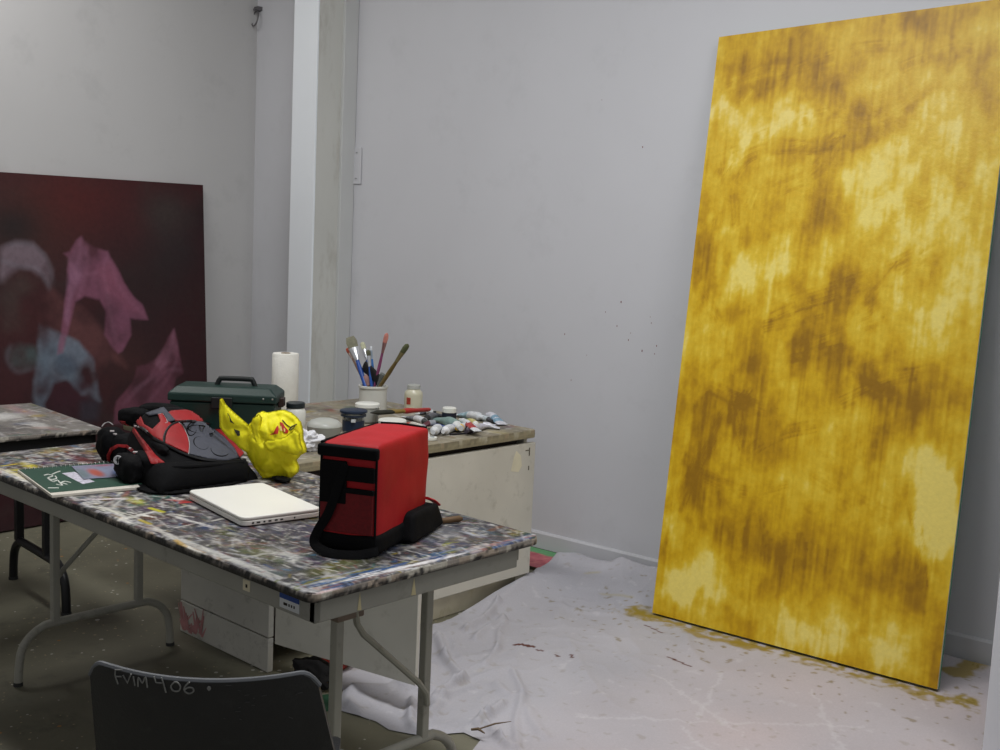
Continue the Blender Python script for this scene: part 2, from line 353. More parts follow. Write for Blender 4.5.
def gesture(pts, width, amt, n=22):
    sg = 1 if amt > 0 else -1; amt = abs(amt)*1.0; width *= 2.6; G_[:] = 0; rough = np.clip(.5+(vnoise(R.h, R.w, 30, 30, 3)-.5)*3.5, 0, 1)
    P = smooth_path([(u*CW, (1-v)*CHH, 0) for u, v in pts], 6)
    for k in range(n):
        o_ = (rng.random()-.5)*2; am = amt*(.3+rng.random()); w_ = .003+.010*rng.random()**2; a0, a1 = int(rng.random()*.3*len(P)), int((.7+.3*rng.random())*len(P))
        for p, q in list(zip(P, P[1:]))[a0:a1]:
            d = (q-p).normalized(); ox, oy = -d.y*o_*width, d.x*o_*width; Fst(p.x+ox, p.y+oy, q.x+ox, q.y+oy, w_, am*.58)
    F[:] += sg*G_*rough
for g in (([(.08, .27), (.16, .215), (.3, .2), (.42, .205), (.5, .185)], .012, .5), ([(.1, .2), (.3, .165), (.45, .15), (.6, .16)], .008, .4), ([(.3, .27), (.42, .24), (.5, .17)], .014, .35), ([(.05, .22), (.08, .30), (.06, .36)], .01, .4), ([(.13, .28), (.15, .33)], .008, .4),
          ([(.02, .43), (.08, .47), (.12, .50)], .012, .45), ([(.28, .49), (.4, .46), (.52, .44), (.72, .40), (.85, .36)], .014, .5), ([(.3, .50), (.5, .47)], .01, .45), ([(.6, .48), (.7, .43), (.76, .39)], .014, .4), ([(.55, .35), (.75, .31), (.9, .27)], .008, .25),
          ([(.06, .82), (.12, .73), (.2, .65), (.27, .60)], .014, .5), ([(.2, .60), (.24, .66), (.28, .71)], .012, .5), ([(.28, .71), (.4, .67), (.52, .65)], .010, .5), ([(.1, .60), (.22, .62), (.38, .64)], .010, .45), ([(.45, .53), (.58, .50), (.72, .47)], .012, .5), ([(.40, .55), (.62, .52)], .008, .45),
          ([(.6, .57), (.7, .585), (.84, .60)], .012, .5), ([(.6, .61), (.74, .57), (.86, .55)], .010, .45), ([(.1, .75), (.3, .77), (.45, .75)], .010, .35), ([(.5, .72), (.66, .75), (.8, .77)], .010, .3), ([(.85, .72), (.9, .79), (.93, .86)], .012, .5), ([(.36, .80), (.4, .87)], .01, .35),
          ([(.25, .08), (.5, .05), (.7, .055)], .008, .3), ([(.6, .10), (.8, .07), (.95, .08)], .01, .3), ([(.35, .15), (.6, .17), (.75, .13)], .008, -.3), ([(.05, .09), (.2, .07), (.35, .08)], .01, -.25), ([(.55, .32), (.7, .29), (.8, .30)], .008, -.25), ([(.15, .10), (.12, .12)], .006, -.5), ([(.2, .27), (.18, .30)], .01, -.5)): gesture(*g)
# paint running down: darker washes bleed into vertical drips
colm = np.clip((vnoise(1, R.w, 1, 150, 2)[0]-.46)*4.5, 0, 1); colm2 = np.clip((vnoise(1, R.w, 1, 110, 2)[0]-.5)*4.5, 0, 1)
D = np.zeros(R.w); D2 = np.zeros(R.w); Fd = F.copy(); dec = .93+.06*rng.random(R.w); dec2 = .92+.06*rng.random(R.w)
for i in range(R.h-1, -1, -1):
    kick = np.clip((F[i]-.62)*2.2, 0, .8)*(rng.random(R.w) < .12)*colm; D = np.maximum(D*dec, kick)
    k2 = np.clip((.36-F[i])*2, 0, .6)*(rng.random(R.w) < .10)*colm2; D2 = np.maximum(D2*dec2, k2)
    Ds = .25*np.roll(D, 1)+.5*D+.25*np.roll(D, -1); D2s = .25*np.roll(D2, 1)+.5*D2+.25*np.roll(D2, -1)
    Fd[i] = F[i]+Ds*.55-D2s*.5
F = Fd+(vnoise(R.h, R.w, 12, 90, 3)-.5)*.35+(vnoise(R.h, R.w, 90, 60, 2)-.5)*.15
F = np.clip(F*.92+.0, 0, 1.1)
stops = [(-.2, (244, 228, 160)), (.04, (236, 210, 116)), (.25, (224, 188, 56)), (.5, (210, 166, 22)), (.75, (186, 140, 10)), (.98, (160, 116, 12)), (1.2, (140, 98, 14))]
for ch_ in range(3): R.a[..., ch_] = np.interp(F, [q[0] for q in stops], [lin(q[1])[ch_] for q in stops])
top = np.clip((.28-V_)/.2, 0, 1)[..., None]*.4; R.a = R.a*(1-top)+R.a*np.array([.93, .90, 1.6])*top
R.a = R.a*np.array([.97, 1.0, .8])
cv = empty('yellow_canvas', (BL+BR)/2, 0, 'tall canvas washed in yellow ochre drips leaning against the wall', 'canvas')
inv = Matrix.Translation(-(BL+BR)/2)
# physical order: front face at the fitted plane, stretcher behind it
ras_mesh(R, lambda x, y: inv @ bil(BL, BR, TR, TL, x/CW, y/CHH), 'painted_face', paintmat('yellow_paint', .45, .4, 70, .05, .2), cv)
dp = .028
def frame4(A, B, C_, D, n, d0, d1, m, name, par, lab=None):
    bm = nb(); a = [bm.verts.new(inv @ (p-n*d0)) for p in (A, B, C_, D)]; b = [bm.verts.new(inv @ (p-n*d1)) for p in (A, B, C_, D)]
    for i in range(4): bm.faces.new((a[i], b[i], b[(i+1) % 4], a[(i+1) % 4]))
    bm.faces.new(b[::-1])
    o = obj(name, bm, m, par, smooth=False, label=lab); return o
frame4(BL, BR, TR, TL, nrm, .0, .012, mat('canvas_edge', (214, 208, 190), .8, .15, 9, dirt=(200, 170, 60), dirt_amt=.4), 'canvas_wrap', cv, 'white canvas edge')
frame4(BL, BR, TR, TL, nrm, .012, dp, mat('green_edge', (70, 140, 112), .7, .12, 9), 'stretcher', cv, 'green-painted stretcher edge')

# ================================================================ DARK RED PAINTING on the left wall
PT_R = at(203, 185, 0, XL+.065); Pb = at(207, 380, 0, XL+.24)
e = Pb-PT_R; PB_R = PT_R+e*((PT_R.z-.01)/(-e.z)); PT_L = PT_R+Vector((.10, -1.9, -.035)); PB_L = PB_R+Vector((.10, -1.9, 0))
PW, PH = (PT_R-PT_L).length, (PT_R-PB_R).length
n2_ = (PB_R-PB_L).cross(PT_L-PB_L).normalized()
if n2_.x < 0: n2_ = -n2_
R = Ras(PW, PH, .0065, (54, 26, 30))
R.mix((vnoise(R.h, R.w, 4, 4)-.4)*1.6, (66, 24, 26)); R.mix((vnoise(R.h, R.w, 5, 5)-.5)*2.2, (34, 22, 26)); R.mix((vnoise(R.h, R.w, 9, 9, 5, .7)-.55)*1.6, (56, 48, 46))
def pq(x, y):
    p = onplane(x, y, PB_R, n2_)-PB_R; ex = (PB_R-PB_L).normalized(); ey = (PT_R-PB_R).normalized(); a, b, c = p.dot(ex), p.dot(ey), ex.dot(ey)
    v = (b-c*a)/(1-c*c); return (PW+a-c*v, v)
def P3(l): return [pq(x/3., 170+y/3.) for x, y in l]   # pixel notes taken at three times size
fine = np.clip(.6+(vnoise(R.h, R.w, 9, 12, 3, .6)-.5)*2.4, 0, 1)
for (x, y, r, c, al) in ((80, 150, .3, (70, 40, 30), .5), (250, 80, .3, (84, 28, 26), .6), (40, 160, .14, (26, 22, 24), .8), (500, 130, .16, (62, 62, 58), .55), (510, 260, .2, (40, 40, 42), .6), (440, 340, .25, (36, 26, 26), .6), (380, 570, .18, (66, 40, 38), .5), (30, 620, .14, (64, 30, 34), .6), (200, 680, .14, (60, 26, 40), .6)):
    u, v = P3([(x, y)])[0]; R.blob(u, v, r, r*.8, c, al)
R.poly(P3([(0, 225), (40, 205), (95, 210), (130, 245), (160, 290), (150, 350), (130, 310), (95, 290), (60, 285), (30, 310), (10, 330), (0, 330)]), (124, 108, 118), .75, .02, .03, fine)
R.poly(P3([(0, 330), (60, 305), (110, 330), (90, 400), (70, 480), (20, 500), (0, 480)]), (70, 58, 54), .5, .03, .04, fine)
R.poly(P3([(10, 540), (60, 515), (110, 520), (125, 560), (90, 600), (30, 590)]), (76, 98, 98), .7, .02, .03, fine)
R.poly(P3([(110, 400), (150, 345), (190, 380), (240, 400), (300, 460), (340, 520), (380, 590), (330, 560), (290, 610), (200, 560), (120, 480)]), (110, 66, 66), .6, .02, .03, fine)
R.poly(P3([(120, 460), (150, 470), (190, 490), (240, 510), (280, 570), (300, 690), (245, 670), (200, 630), (160, 640), (130, 700), (135, 730), (98, 730), (100, 620), (115, 540)]), (112, 130, 146), .72, .012, .03, fine)
R.poly(P3([(170, 540), (230, 550), (240, 590), (200, 620), (160, 590)]), (56, 62, 80), .45, .02, .03, fine)
R.poly(P3([(240, 690), (300, 680), (290, 750), (240, 750)]), (50, 50, 62), .6, .02, .03)
R.poly(P3([(190, 245), (208, 240), (228, 205), (242, 194), (258, 212), (280, 228), (320, 240), (328, 262), (360, 305), (372, 335), (402, 378), (425, 400), (444, 447), (388, 440), (392, 490), (368, 540), (355, 545), (330, 520), (312, 490), (318, 420), (300, 385), (255, 375), (225, 390), (205, 480), (185, 545), (168, 550), (185, 480), (195, 380), (210, 330), (200, 290), (205, 262)]), (138, 84, 108), .72, .008, .02, np.clip(fine+.3, 0, 1))
R.poly(P3([(205, 262), (228, 210), (242, 196), (262, 250), (240, 330), (215, 372), (198, 460), (190, 440), (200, 330)]), (160, 118, 146), .5, .014, .02, fine)
R.poly(P3([(280, 290), (330, 270), (380, 360), (430, 430), (380, 420), (320, 380)]), (138, 78, 98), .5, .02, .02, fine)
R.poly(P3([(520, 475), (532, 520), (540, 560), (548, 610), (525, 625), (515, 680), (505, 730), (490, 760), (340, 760), (350, 690), (395, 635), (410, 590), (440, 582), (480, 555), (500, 505)]), (112, 64, 80), .78, .008, .02, np.clip(fine+.25, 0, 1))
R.poly(P3([(520, 480), (530, 530), (510, 580), (480, 600), (460, 580), (495, 530)]), (150, 104, 122), .5, .012, .02, fine)
def vein(l, c, w, al):
    P = [Vector((*p, 0)) for p in P3(l)]; P = smooth_path(P, 5)
    for a, b in zip(P, P[1:]): R.stroke(a.x, a.y, b.x, b.y, w, c, al, 1.)
for l in ([(242, 198), (236, 260), (222, 330), (205, 390)], [(258, 214), (262, 270), (250, 330), (230, 380)], [(322, 244), (310, 300), (320, 360), (330, 430), (350, 520)], [(325, 262), (350, 330), (380, 380), (436, 440)], [(205, 262), (225, 300), (250, 310), (300, 300)], [(520, 480), (510, 540), (480, 600), (420, 650), (370, 700)], [(530, 520), (525, 580), (490, 640), (440, 700)], [(545, 600), (500, 600), (460, 640)], [(480, 560), (450, 620), (400, 660)]): vein(l, (168, 118, 142), .022, .07)
for l in ([(120, 470), (115, 560), (105, 640), (112, 720)], [(190, 495), (240, 530), (275, 600), (295, 680)], [(150, 560), (190, 540), (230, 560), (238, 600), (200, 622), (160, 605), (150, 560)], [(20, 215), (90, 215), (140, 260), (158, 330)], [(0, 260), (50, 280), (110, 290), (150, 345)], [(30, 520), (20, 560), (50, 600), (100, 590)], [(245, 670), (270, 660), (300, 690)]): vein(l, (132, 140, 152), .022, .06)
dpn = empty('dark_red_painting', (PB_L+PB_R)/2, 0, 'large dark maroon painting of ghostly pink and grey shapes leaning on the wall', 'painting')
inv = Matrix.Translation(-(PB_L+PB_R)/2)
off = n2_*.0
ras_mesh(R, lambda x, y: inv @ bil(PB_L, PB_R, PT_R, PT_L, x/PW, y/PH), 'painted_face', paintmat('dark_oil_paint', .5, .3, 40, .12, .2), dpn)
frame4(PB_L, PB_R, PT_R, PT_L, n2_, .0, .03, mat('maroon_edge', (70, 24, 24), .7), 'stretcher', dpn)

# ================================================================ FOLDING TABLES
TZ = .737
GM = mat('grey_table_metal', (150, 148, 138), .5, .1, 6, spec=.5, bump=.03, dirt=(90, 88, 80), dirt_amt=.5)
GA = mat('grey_table_apron', (142, 140, 132), .55, .08, 5, dirt=(100, 98, 88), dirt_amt=.5)
BMt = mat('black_table_metal', (22, 22, 24), .45, .1, 8)
TOPM = paintmat('dried_paint', .5, .4, 120, .16, .5)
def leg_frame(parent, ax, pos, a0, a1, u0, u1, m, zt, w=.025, foot=.185, brace=True, bside=1):
    """leg frame in the plane axis ax = pos; feet at a0,a1, uprights at u0,u1"""
    def P(a, z, o=0.): return (pos+o, a, z) if ax == 0 else (a, pos+o, z)
    upv = (1, 0, 0) if ax == 0 else (0, 1, 0)
    bm = nb(); r = .055
    pts = [P(a0, .012), P(a0+.004, .07), P(a0+.014, .12), P(a0+.04, foot-.03), P(a0+.08, foot-.006), P(a0+.13, foot), P(a1-.13, foot), P(a1-.08, foot-.006), P(a1-.04, foot-.03), P(a1-.014, .12), P(a1-.004, .07), P(a1, .012)]
    tube(bm, smooth_path(pts, 4), w*.55, 10, up=upv); o = obj('foot_bar', bm, m, parent)
    bm = nb()
    for a in (a0, a1):
        bm = nb(); tube(bm, [P(a, 0), P(a, .011)], w*.6, 12); obj('foot_cap', bm, mat('foot_rubber', (50, 50, 50), .7), o)
    for a in (u0, u1):
        bm = nb(); s = [.0, 0, 0]; box(bm, P(a, (foot+zt)/2), (w, w, zt-foot)); obj('leg', bm, m, parent, bevel=.004)
    if brace:
        b = .02*bside
        bm = nb(); A, B = (u0, u1) if bside > 0 else (u1, u0)
        s = 1 if B > A else -1
        tube(bm, [P(B-s*.006, .285, b), P(B-s*.012, .32, b), P(B-s*.04, .355, b), P(A+s*.065, .535, b), P(A+s*.045, .565, b), P(A+s*.038, .60, b)], .0085, 8, up=upv)
        bo = obj('brace', bm, m, parent)
        bm = nb(); q = P(A+s*.02, .60, b*.6); box(bm, q, (.03, .085, .035) if ax == 0 else (.085, .03, .035)); obj('brace_bracket', bm, mat('bracket_metal', (112, 96, 84), .5, .2, 20), bo, bevel=.004)
# front table
NX, NY, TL_, TW = -1.792, 1.434, 1.82, .762
ft = empty('folding_table', (NX-TL_, NY, 0), 0, 'grey folding table with paint-crusted top holding the backpack, laptop and cooler bag', 'table')
R = tabletop(TL_, TW, .0042, (84, 80, 78), 3800, .22, .18)
# raster u = distance from left end, v = distance from near edge
splatter(R, 600, .6, .3, None, (0, 0, .9, .35)); splatter(R, 200, .6, .3, 0, (0, .4, .7, TW))
def whiteband(x0, y0, x1, y1, w, n=40, c=WHITES):
    for k in range(n):
        t = rng.random(); l = .08*rng.random(); x, y = x0+(x1-x0)*t, y0+(y1-y0)*t; d = math.atan2(y1-y0, x1-x0)
        ox, oy = -math.sin(d)*rng.normal()*w, math.cos(d)*rng.normal()*w
        R.stroke(x+ox, y+oy, x+ox+math.cos(d)*l, y+oy+math.sin(d)*l, .003+.005*rng.random(), c[rng.integers(len(c))], .7, .6)
whiteband(0, .02, TL_, .015, .008, 170, WHITES+[(196, 170, 140)]); whiteband(TL_-.02, 0, TL_-.02, TW, .012, 110, WHITES+[(170, 120, 110), (90, 110, 150)])
whiteband(TL_-.06, .0, TL_-.05, .5, .01, 40, [(70, 110, 140), (150, 140, 60), (180, 180, 190), (60, 70, 120), (120, 130, 60)])
R.stroke(1.22, .02, 1.60, .018, .014, (200, 198, 192), .85, .4); R.stroke(1.0, .05, 1.18, .03, .006, (196, 190, 180), .8)
whiteband(1.0, .12, 1.25, .15, .004, 30); whiteband(1.0, .12, 1.02, .0, .004, 20); whiteband(1.0, .66, 1.05, .75, .004, 20)
R.blob(1.1, .70, .1, .03, (130, 100, 66), .7, .1, 2); R.blob(1.25, .66, .06, .02, (126, 96, 62), .6, .1, 2)
for (x, y, rx, ry, c, al) in ((.32, .07, .05, .02, (190, 176, 50), .9), (.25, .12, .06, .02, (196, 180, 60), .8), (.3, .3, .14, .03, (120, 40, 46), .6), (.86, .14, .05, .02, (176, 176, 70), .7), (.82, .22, .05, .02, (50, 96, 84), .7), (.6, .1, .1, .02, (210, 206, 196), .8), (.94, .24, .05, .012, (170, 60, 50), .7), (1.12, .09, .06, .02, (80, 82, 94), .7), (1.5, .1, .1, .05, (112, 112, 70), .55), (1.45, .3, .12, .05, (88, 84, 100), .6), (1.3, .25, .2, .06, (84, 78, 84), .6), (1.64, .3, .05, .12, (66, 84, 126), .45), (1.7, .18, .04, .1, (130, 128, 60), .6), (1.62, .55, .1, .1, (150, 150, 156), .45), (1.0, .3, .2, .06, (100, 96, 104), .4), (1.55, .14, .06, .03, (206, 204, 200), .6)):
    R.blob(x, y, rx, ry, c, al, rng.normal()*.3, 1.6)
splatter(R, 500, .3, .2)
R.mix(np.clip((vnoise(R.h, R.w, 9, 22, 4)-.5)*2.4, 0, 1)*.55, (98, 92, 90)); R.mix(np.clip((vnoise(R.h, R.w, 30, 70, 3)-.62)*6, 0, 1)*.6, (196, 192, 186)); R.mix(np.clip((vnoise(R.h, R.w, 30, 70, 3)-.62)*6, 0, 1)*.55, (58, 54, 58))
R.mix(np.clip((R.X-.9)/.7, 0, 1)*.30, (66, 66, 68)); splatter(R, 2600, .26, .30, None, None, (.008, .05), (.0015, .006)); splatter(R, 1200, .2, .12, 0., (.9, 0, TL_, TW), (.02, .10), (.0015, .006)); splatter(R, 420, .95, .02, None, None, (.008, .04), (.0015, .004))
def tp(x, y): q = AZ_(x, y, TZ); return q.x-(NX-TL_), q.y-NY
def tline(a, b, w, c, al=.9, n=1):
    (xa, ya), (xb, yb) = tp(*a), tp(*b)
    for k in range(n):
        t0, t1 = sorted(rng.random(2)) if n > 1 else (0, 1); o1, o2 = (rng.normal(size=2)*w*.8 if n > 1 else (0, 0)); t1 = min(t1, t0+.35) if n > 1 else t1; o3, o4 = (rng.normal(size=2)*w*.9 if n > 1 else (0, 0)); R.stroke(xa+(xb-xa)*t0+o1, ya+(yb-ya)*t0+o2, xa+(xb-xa)*t1+o1+o3, ya+(yb-ya)*t1+o2+o4, w*(1 if n == 1 else .5), c, al, .5)
CR_ = (214, 206, 190); WH_ = (206, 204, 200)
tline((183, 546), (268, 588), .010, CR_); tline((183, 545), (240, 572), .010, (220, 216, 206)); tline((225, 566), (270, 589), .006, (196, 160, 130)); tline((163, 530), (230, 518), .005, (176, 172, 164), .8, 5); tline((163, 530), (178, 540), .006, (176, 172, 164), .8, 5); tline((185, 546), (176, 540), .008, (176, 140, 60), .7)
tline((268, 474), (330, 492), .004, CR_, .9, 6); tline((272, 486), (300, 480), .008, (130, 96, 56), .6, 5); tline((285, 492), (318, 487), .008, (138, 104, 66), .6, 5); tline((262, 470), (300, 470), .006, (146, 120, 90), .5, 4)
tline((75, 500), (150, 498), .006, (196, 186, 188), .8, 10); tline((90, 505), (140, 520), .008, (190, 188, 176), .7, 12); tline((0, 468), (60, 492), .008, (204, 196, 170), .8, 14); tline((0, 476), (170, 542), .004, CR_, .8, 40)
tline((2, 466), (16, 464), .008, (190, 170, 30), .9); tline((10, 473), (22, 472), .006, (176, 160, 60), .8); tline((5, 462), (14, 460), .006, (60, 60, 40), .9); tline((32, 461), (55, 462), .007, (110, 40, 46), .8, 3); tline((15, 458), (40, 455), .010, (190, 188, 186), .7, 4)
tline((150, 508), (163, 512), .010, (176, 170, 66), .9); tline((120, 506), (150, 503), .010, (44, 96, 84), .6, 4); tline((180, 503), (190, 502), .008, (176, 60, 50), .8); tline((140, 520), (150, 524), .008, (170, 150, 50), .8); tline((125, 512), (160, 518), .006, (210, 206, 198), .8, 6)
tline((270, 596), (310, 600), .008, (200, 196, 196), .7, 10); tline((262, 583), (300, 590), .010, (104, 108, 70), .7, 6); tline((300, 598), (420, 570), .005, (200, 176, 174), .8, 26); tline((300, 588), (420, 560), .006, (60, 92, 132), .7, 14); tline((300, 584), (370, 568), .005, (130, 120, 56), .6, 5); tline((345, 580), (470, 552), .006, (206, 204, 204), .75, 20)
tline((420, 570), (535, 541), .005, (176, 172, 160), .8, 30); tline((430, 560), (450, 545), .010, (60, 84, 130), .5, 5); tline((440, 548), (462, 540), .007, (150, 150, 60), .6, 3); tline((455, 563), (478, 557), .004, (150, 56, 36), .9, 4); tline((455, 530), (500, 540), .012, (160, 162, 168), .4, 8); tline((200, 548), (300, 565), .004, (150, 148, 148), .7, 10); tline((215, 528), (300, 548), .005, (56, 56, 62), .6, 12)
mu = R.a.mean(axis=(0, 1)); R.a = np.clip(mu*.86+(R.a-mu)*1.25, .012, 1)
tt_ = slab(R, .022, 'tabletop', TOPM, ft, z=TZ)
m = .012
for nm, lo, hi in (('apron', (m, m+.01, TZ-.075), (TL_-m, m+.028, TZ-.024)), ('apron', (m, TW-.028-m, TZ-.075), (TL_-m-.04, TW-m-.010, TZ-.024)), ('apron', (TL_-m-.02, m+.01, TZ-.075), (TL_-m, TW-.075, TZ-.024)), ('apron', (m, m+.01, TZ-.075), (m+.02, TW-.03, TZ-.024))):
    boxo(nm, lo, hi, GA, ft, .003)
leg_frame(ft, 0, 1.82-(.182), .105, .66, .229, .532, GM, TZ-.03, bside=1)
leg_frame(ft, 0, .196, .105, .66, .229, .532, GM, TZ-.03, bside=-1)
for o in [c for c in ft.children if c.name.startswith('brace')][1:]:
    pass
# stickers on the apron
st = boxo('paper_label', (1.545, m+.0086, TZ-.062), (1.572, m+.011, TZ-.036), mat('label_paper', (206, 196, 170), .7, .1, 60), ft, .0, 'small beige square sticker')
boxo('dot_print', (1.556, m+.0080, TZ-.054), (1.563, m+.0088, TZ-.046), mat('dark_print', (40, 34, 30), .7), st, 0)
st = boxo('paper_label', (1.685, m+.0086, TZ-.066), (1.755, m+.011, TZ-.03), mat('label_white', (200, 202, 204), .6), ft, 0, 'blue and white rectangular sticker')
boxo('blue_print', (1.685, m+.0078, TZ-.044), (1.755, m+.0088, TZ-.028), mat('label_blue', (30, 62, 130), .6), st, 0)
for k in range(5): boxo('dot_print', (1.70+k*.009, m+.0078, TZ-.058), (1.704+k*.009+(.004 if k == 0 else 0), m+.0088, TZ-.052), _mats['dark_print'], st, 0)
for (yy, ww_, c) in ((.315, .008, (196, 184, 150)), (.148, .006, (170, 160, 130))):
    bm = nb(); vs = [(TL_-m+.0008, yy-ww_, TZ-.07), (TL_-m+.0008, yy+ww_, TZ-.072), (TL_-m+.0008, yy+ww_*.4, TZ-.045), (TL_-m+.0008, yy, TZ-.028), (TL_-m+.0008, yy-ww_*.3, TZ-.04)]
    bm.faces.new([bm.verts.new(v) for v in vs]); obj('paint_drip', bm, mat('drip_paint', (190, 178, 140), .6), ft, smooth=False, label='cream paint drip')

# second table, left behind
A = Vector((-4.56, 2.128)); B = Vector((-3.862, 2.072)); yaw = math.atan2(B.y-A.y, B.x-A.x)
t2 = empty('folding_table', (B.x, B.y, 0), yaw, 'paint-spattered folding table with black legs, end-on at the far left', 'table')
R = tabletop(.72, 1.83, .006, (124, 120, 114), 2600, .4, .12)
R.blob(.3, 1.55, .09, .14, (206, 204, 200), .9, .3, 2); R.blob(.4, 1.2, .2, .08, (200, 198, 192), .6, .2, 2); R.blob(.15, 1.72, .15, .03, (190, 150, 150), .5); R.blob(.55, 1.65, .08, .03, (206, 204, 200), .6, 0, 2)
o = slab(R, .022, 'tabletop', TOPM, t2, z=TZ); o.location = (-.72, -1.83, 0)
for lo, hi in (((-.70, -1.81, TZ-.075), (-.02, -1.79, TZ-.024)), ((-.70, -.04, TZ-.075), (-.02, -.02, TZ-.024)), ((-.70, -1.81, TZ-.075), (-.68, -.02, TZ-.024)), ((-.04, -1.81, TZ-.075), (-.02, -.02, TZ-.024))):
    boxo('apron', lo, hi, BMt, t2, .003)
leg_frame(t2, 1, -.11, -.64, -.08, -.57, -.27, BMt, TZ-.03, w=.032, brace=False)
leg_frame(t2, 1, -1.65, -.64, -.08, -.57, -.27, BMt, TZ-.03, w=.032, brace=False)
bm = nb(); tube(bm, [(-.28, -.11, .50), (-.42, -.32, TZ-.06)], .009, 8); obj('brace', bm, BMt, t2)

# ================================================================ STORAGE CABINET
WHT = mat('cabinet_white', (206, 203, 192), .6, .07, 4, dirt=(160, 156, 142), dirt_amt=.6)
WH2 = mat('cabinet_side', (196, 193, 184), .65, .1, 5, dirt=(120, 118, 108), dirt_amt=.7)
TAN = mat('raw_plinth', (206, 200, 180), .75, .15, 6, dirt=(160, 150, 90), dirt_amt=.5)
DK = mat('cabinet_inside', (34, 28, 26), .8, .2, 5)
cb = empty('storage_cabinet', (-3.5, 2.85, 0), 0, 'low white studio cabinet with one door open and art supplies on its wood top', 'cabinet')
cb_inv = Vector((3.5, -2.85, 0))
def cbo(nm, lo, hi, m, par=None, bevel=.003, label=None):
    return boxo(nm, [a+b for a, b in zip(lo, cb_inv)], [a+b for a, b in zip(hi, cb_inv)], m, par or cb, bevel, label)
R = tabletop(1.08, 1.295, .006, (140, 132, 112), 1700, .45, .12); R.mix(np.clip((vnoise(R.h, R.w, 5, 5)-.5)*2, 0, 1)*.7, (150, 142, 122))
R.mix(np.clip((R.X-1.0)/.05, 0, 1)*.5, (138, 130, 108)); R.blob(1.02, .55, .04, .12, (170, 110, 110), .5)
o = slab(R, .036, 'worktop', paintmat('wood_top_paint', .6, .3, 60, .12, .3), cb, edge=(150, 142, 116), chips=((170, 164, 144), (120, 112, 92), (150, 136, 112)), chipamt=.2, rr=.012, z=.73)
o.location = (-4.02+3.5, 2.24-2.85, 0)
cbo('side_panel', (-3.52, 2.2, .125), (-2.972, 2.222, .692), WH2)
o = cbo('kick_board', (-3.52, 2.199, .001), (-2.972, 2.222, .121), WH2)
bm = nb()
for k in range(26):
    t = random.random(); l = .02+.09*random.random(); a = random.choice([1.2, 2.0, 1.6, .7])+random.gauss(0, .2); x0 = -3.5+random.random()**2*.14; z0 = .01+.02*random.random(); w = .004+.004*random.random()
    dx, dz = math.cos(a)*l, min(math.sin(a)*l, .1)
    yy = 2.1984-.00007*k; w *= 1.6; vs = [(x0-w, yy, z0), (x0+w, yy, z0), (x0+dx+w*.3, yy, z0+dz), (x0+dx-w*.3, yy, z0+dz)]
    bm.faces.new([bm.verts.new(Vector(v)+cb_inv) for v in vs])
obj('paint_smear', bm, mat('pink_smear', (188, 134, 134), .7, .2, 20), o, smooth=False, label='pink paint smear')
cbo('back_panel', (-3.52, 2.222, .02), (-3.50, 3.46, .692), WH2); cbo('end_panel', (-3.52, 3.50, .10), (-2.972, 3.52, .692), WHT)
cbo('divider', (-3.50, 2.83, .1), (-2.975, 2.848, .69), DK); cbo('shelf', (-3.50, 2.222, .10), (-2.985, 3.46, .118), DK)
cbo('plinth', (-3.0, 2.78, .0), (-2.984, 3.50, .1), TAN, label='raw tan plinth board')
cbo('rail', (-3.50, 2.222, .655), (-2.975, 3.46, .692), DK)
# side unit under the far-left half of the top
cbo('side_unit', (-4.0, 2.72, .02), (-3.54, 3.46, .692), WH2)
d2 = cbo('door', (-2.966, 2.825, .1), (-2.944, 3.545, .672), WHT, label='closed white door')
bm = nb()
for (y, z, w, h) in ((3.505, .635, .003, .035), (3.49, .642, .018, .004), (3.505, .565, .003, .018)): box(bm, Vector((-2.9435, y, z))+cb_inv, (.001, w+.003, h))
obj('ink_mark', bm, mat('faded_ink', (90, 84, 70), .7), d2, smooth=False)
bm = nb(); vs = [(3.37, .565), (3.42, .555), (3.44, .58), (3.43, .625), (3.40, .648), (3.385, .62)]
bm.faces.new([bm.verts.new(Vector((-2.9432, y+.02, z))+cb_inv) for y, z in vs]); obj('plaster_patch', bm, mat('patch_cream', (222, 216, 190), .7), d2, smooth=False)
# open door swung out from the near corner
h0 = Vector((-2.966, 2.222, 0)); h1 = Vector((-2.384, 2.333, 0)); dv = (h1-h0).normalized(); nv = Vector((-dv.y, dv.x, 0))
bm = nb(); vs = []
for z in (.1, .672):
    for p in (h0, h1, h1+nv*.018, h0+nv*.018): vs.append(bm.verts.new(Vector((p.x, p.y, z))+cb_inv))
for f in ((3, 2, 1, 0), (4, 5, 6, 7), (0, 1, 5, 4), (1, 2, 6, 5), (2, 3, 7, 6), (3, 0, 4, 7)): bm.faces.new([vs[i] for i in f])
od = obj('door', bm, WHT, cb, smooth=True, bevel=.002, label='white door swung open')
bm = nb()
for z in (.2, .58): tube(bm, [h0+Vector((-.002, .004, z))+cb_inv, h0+Vector((-.002, .004, z+.06))+cb_inv], .006, 8)
obj('hinge', bm, mat('hinge_metal', (120, 118, 110), .4, metal=.6), od)
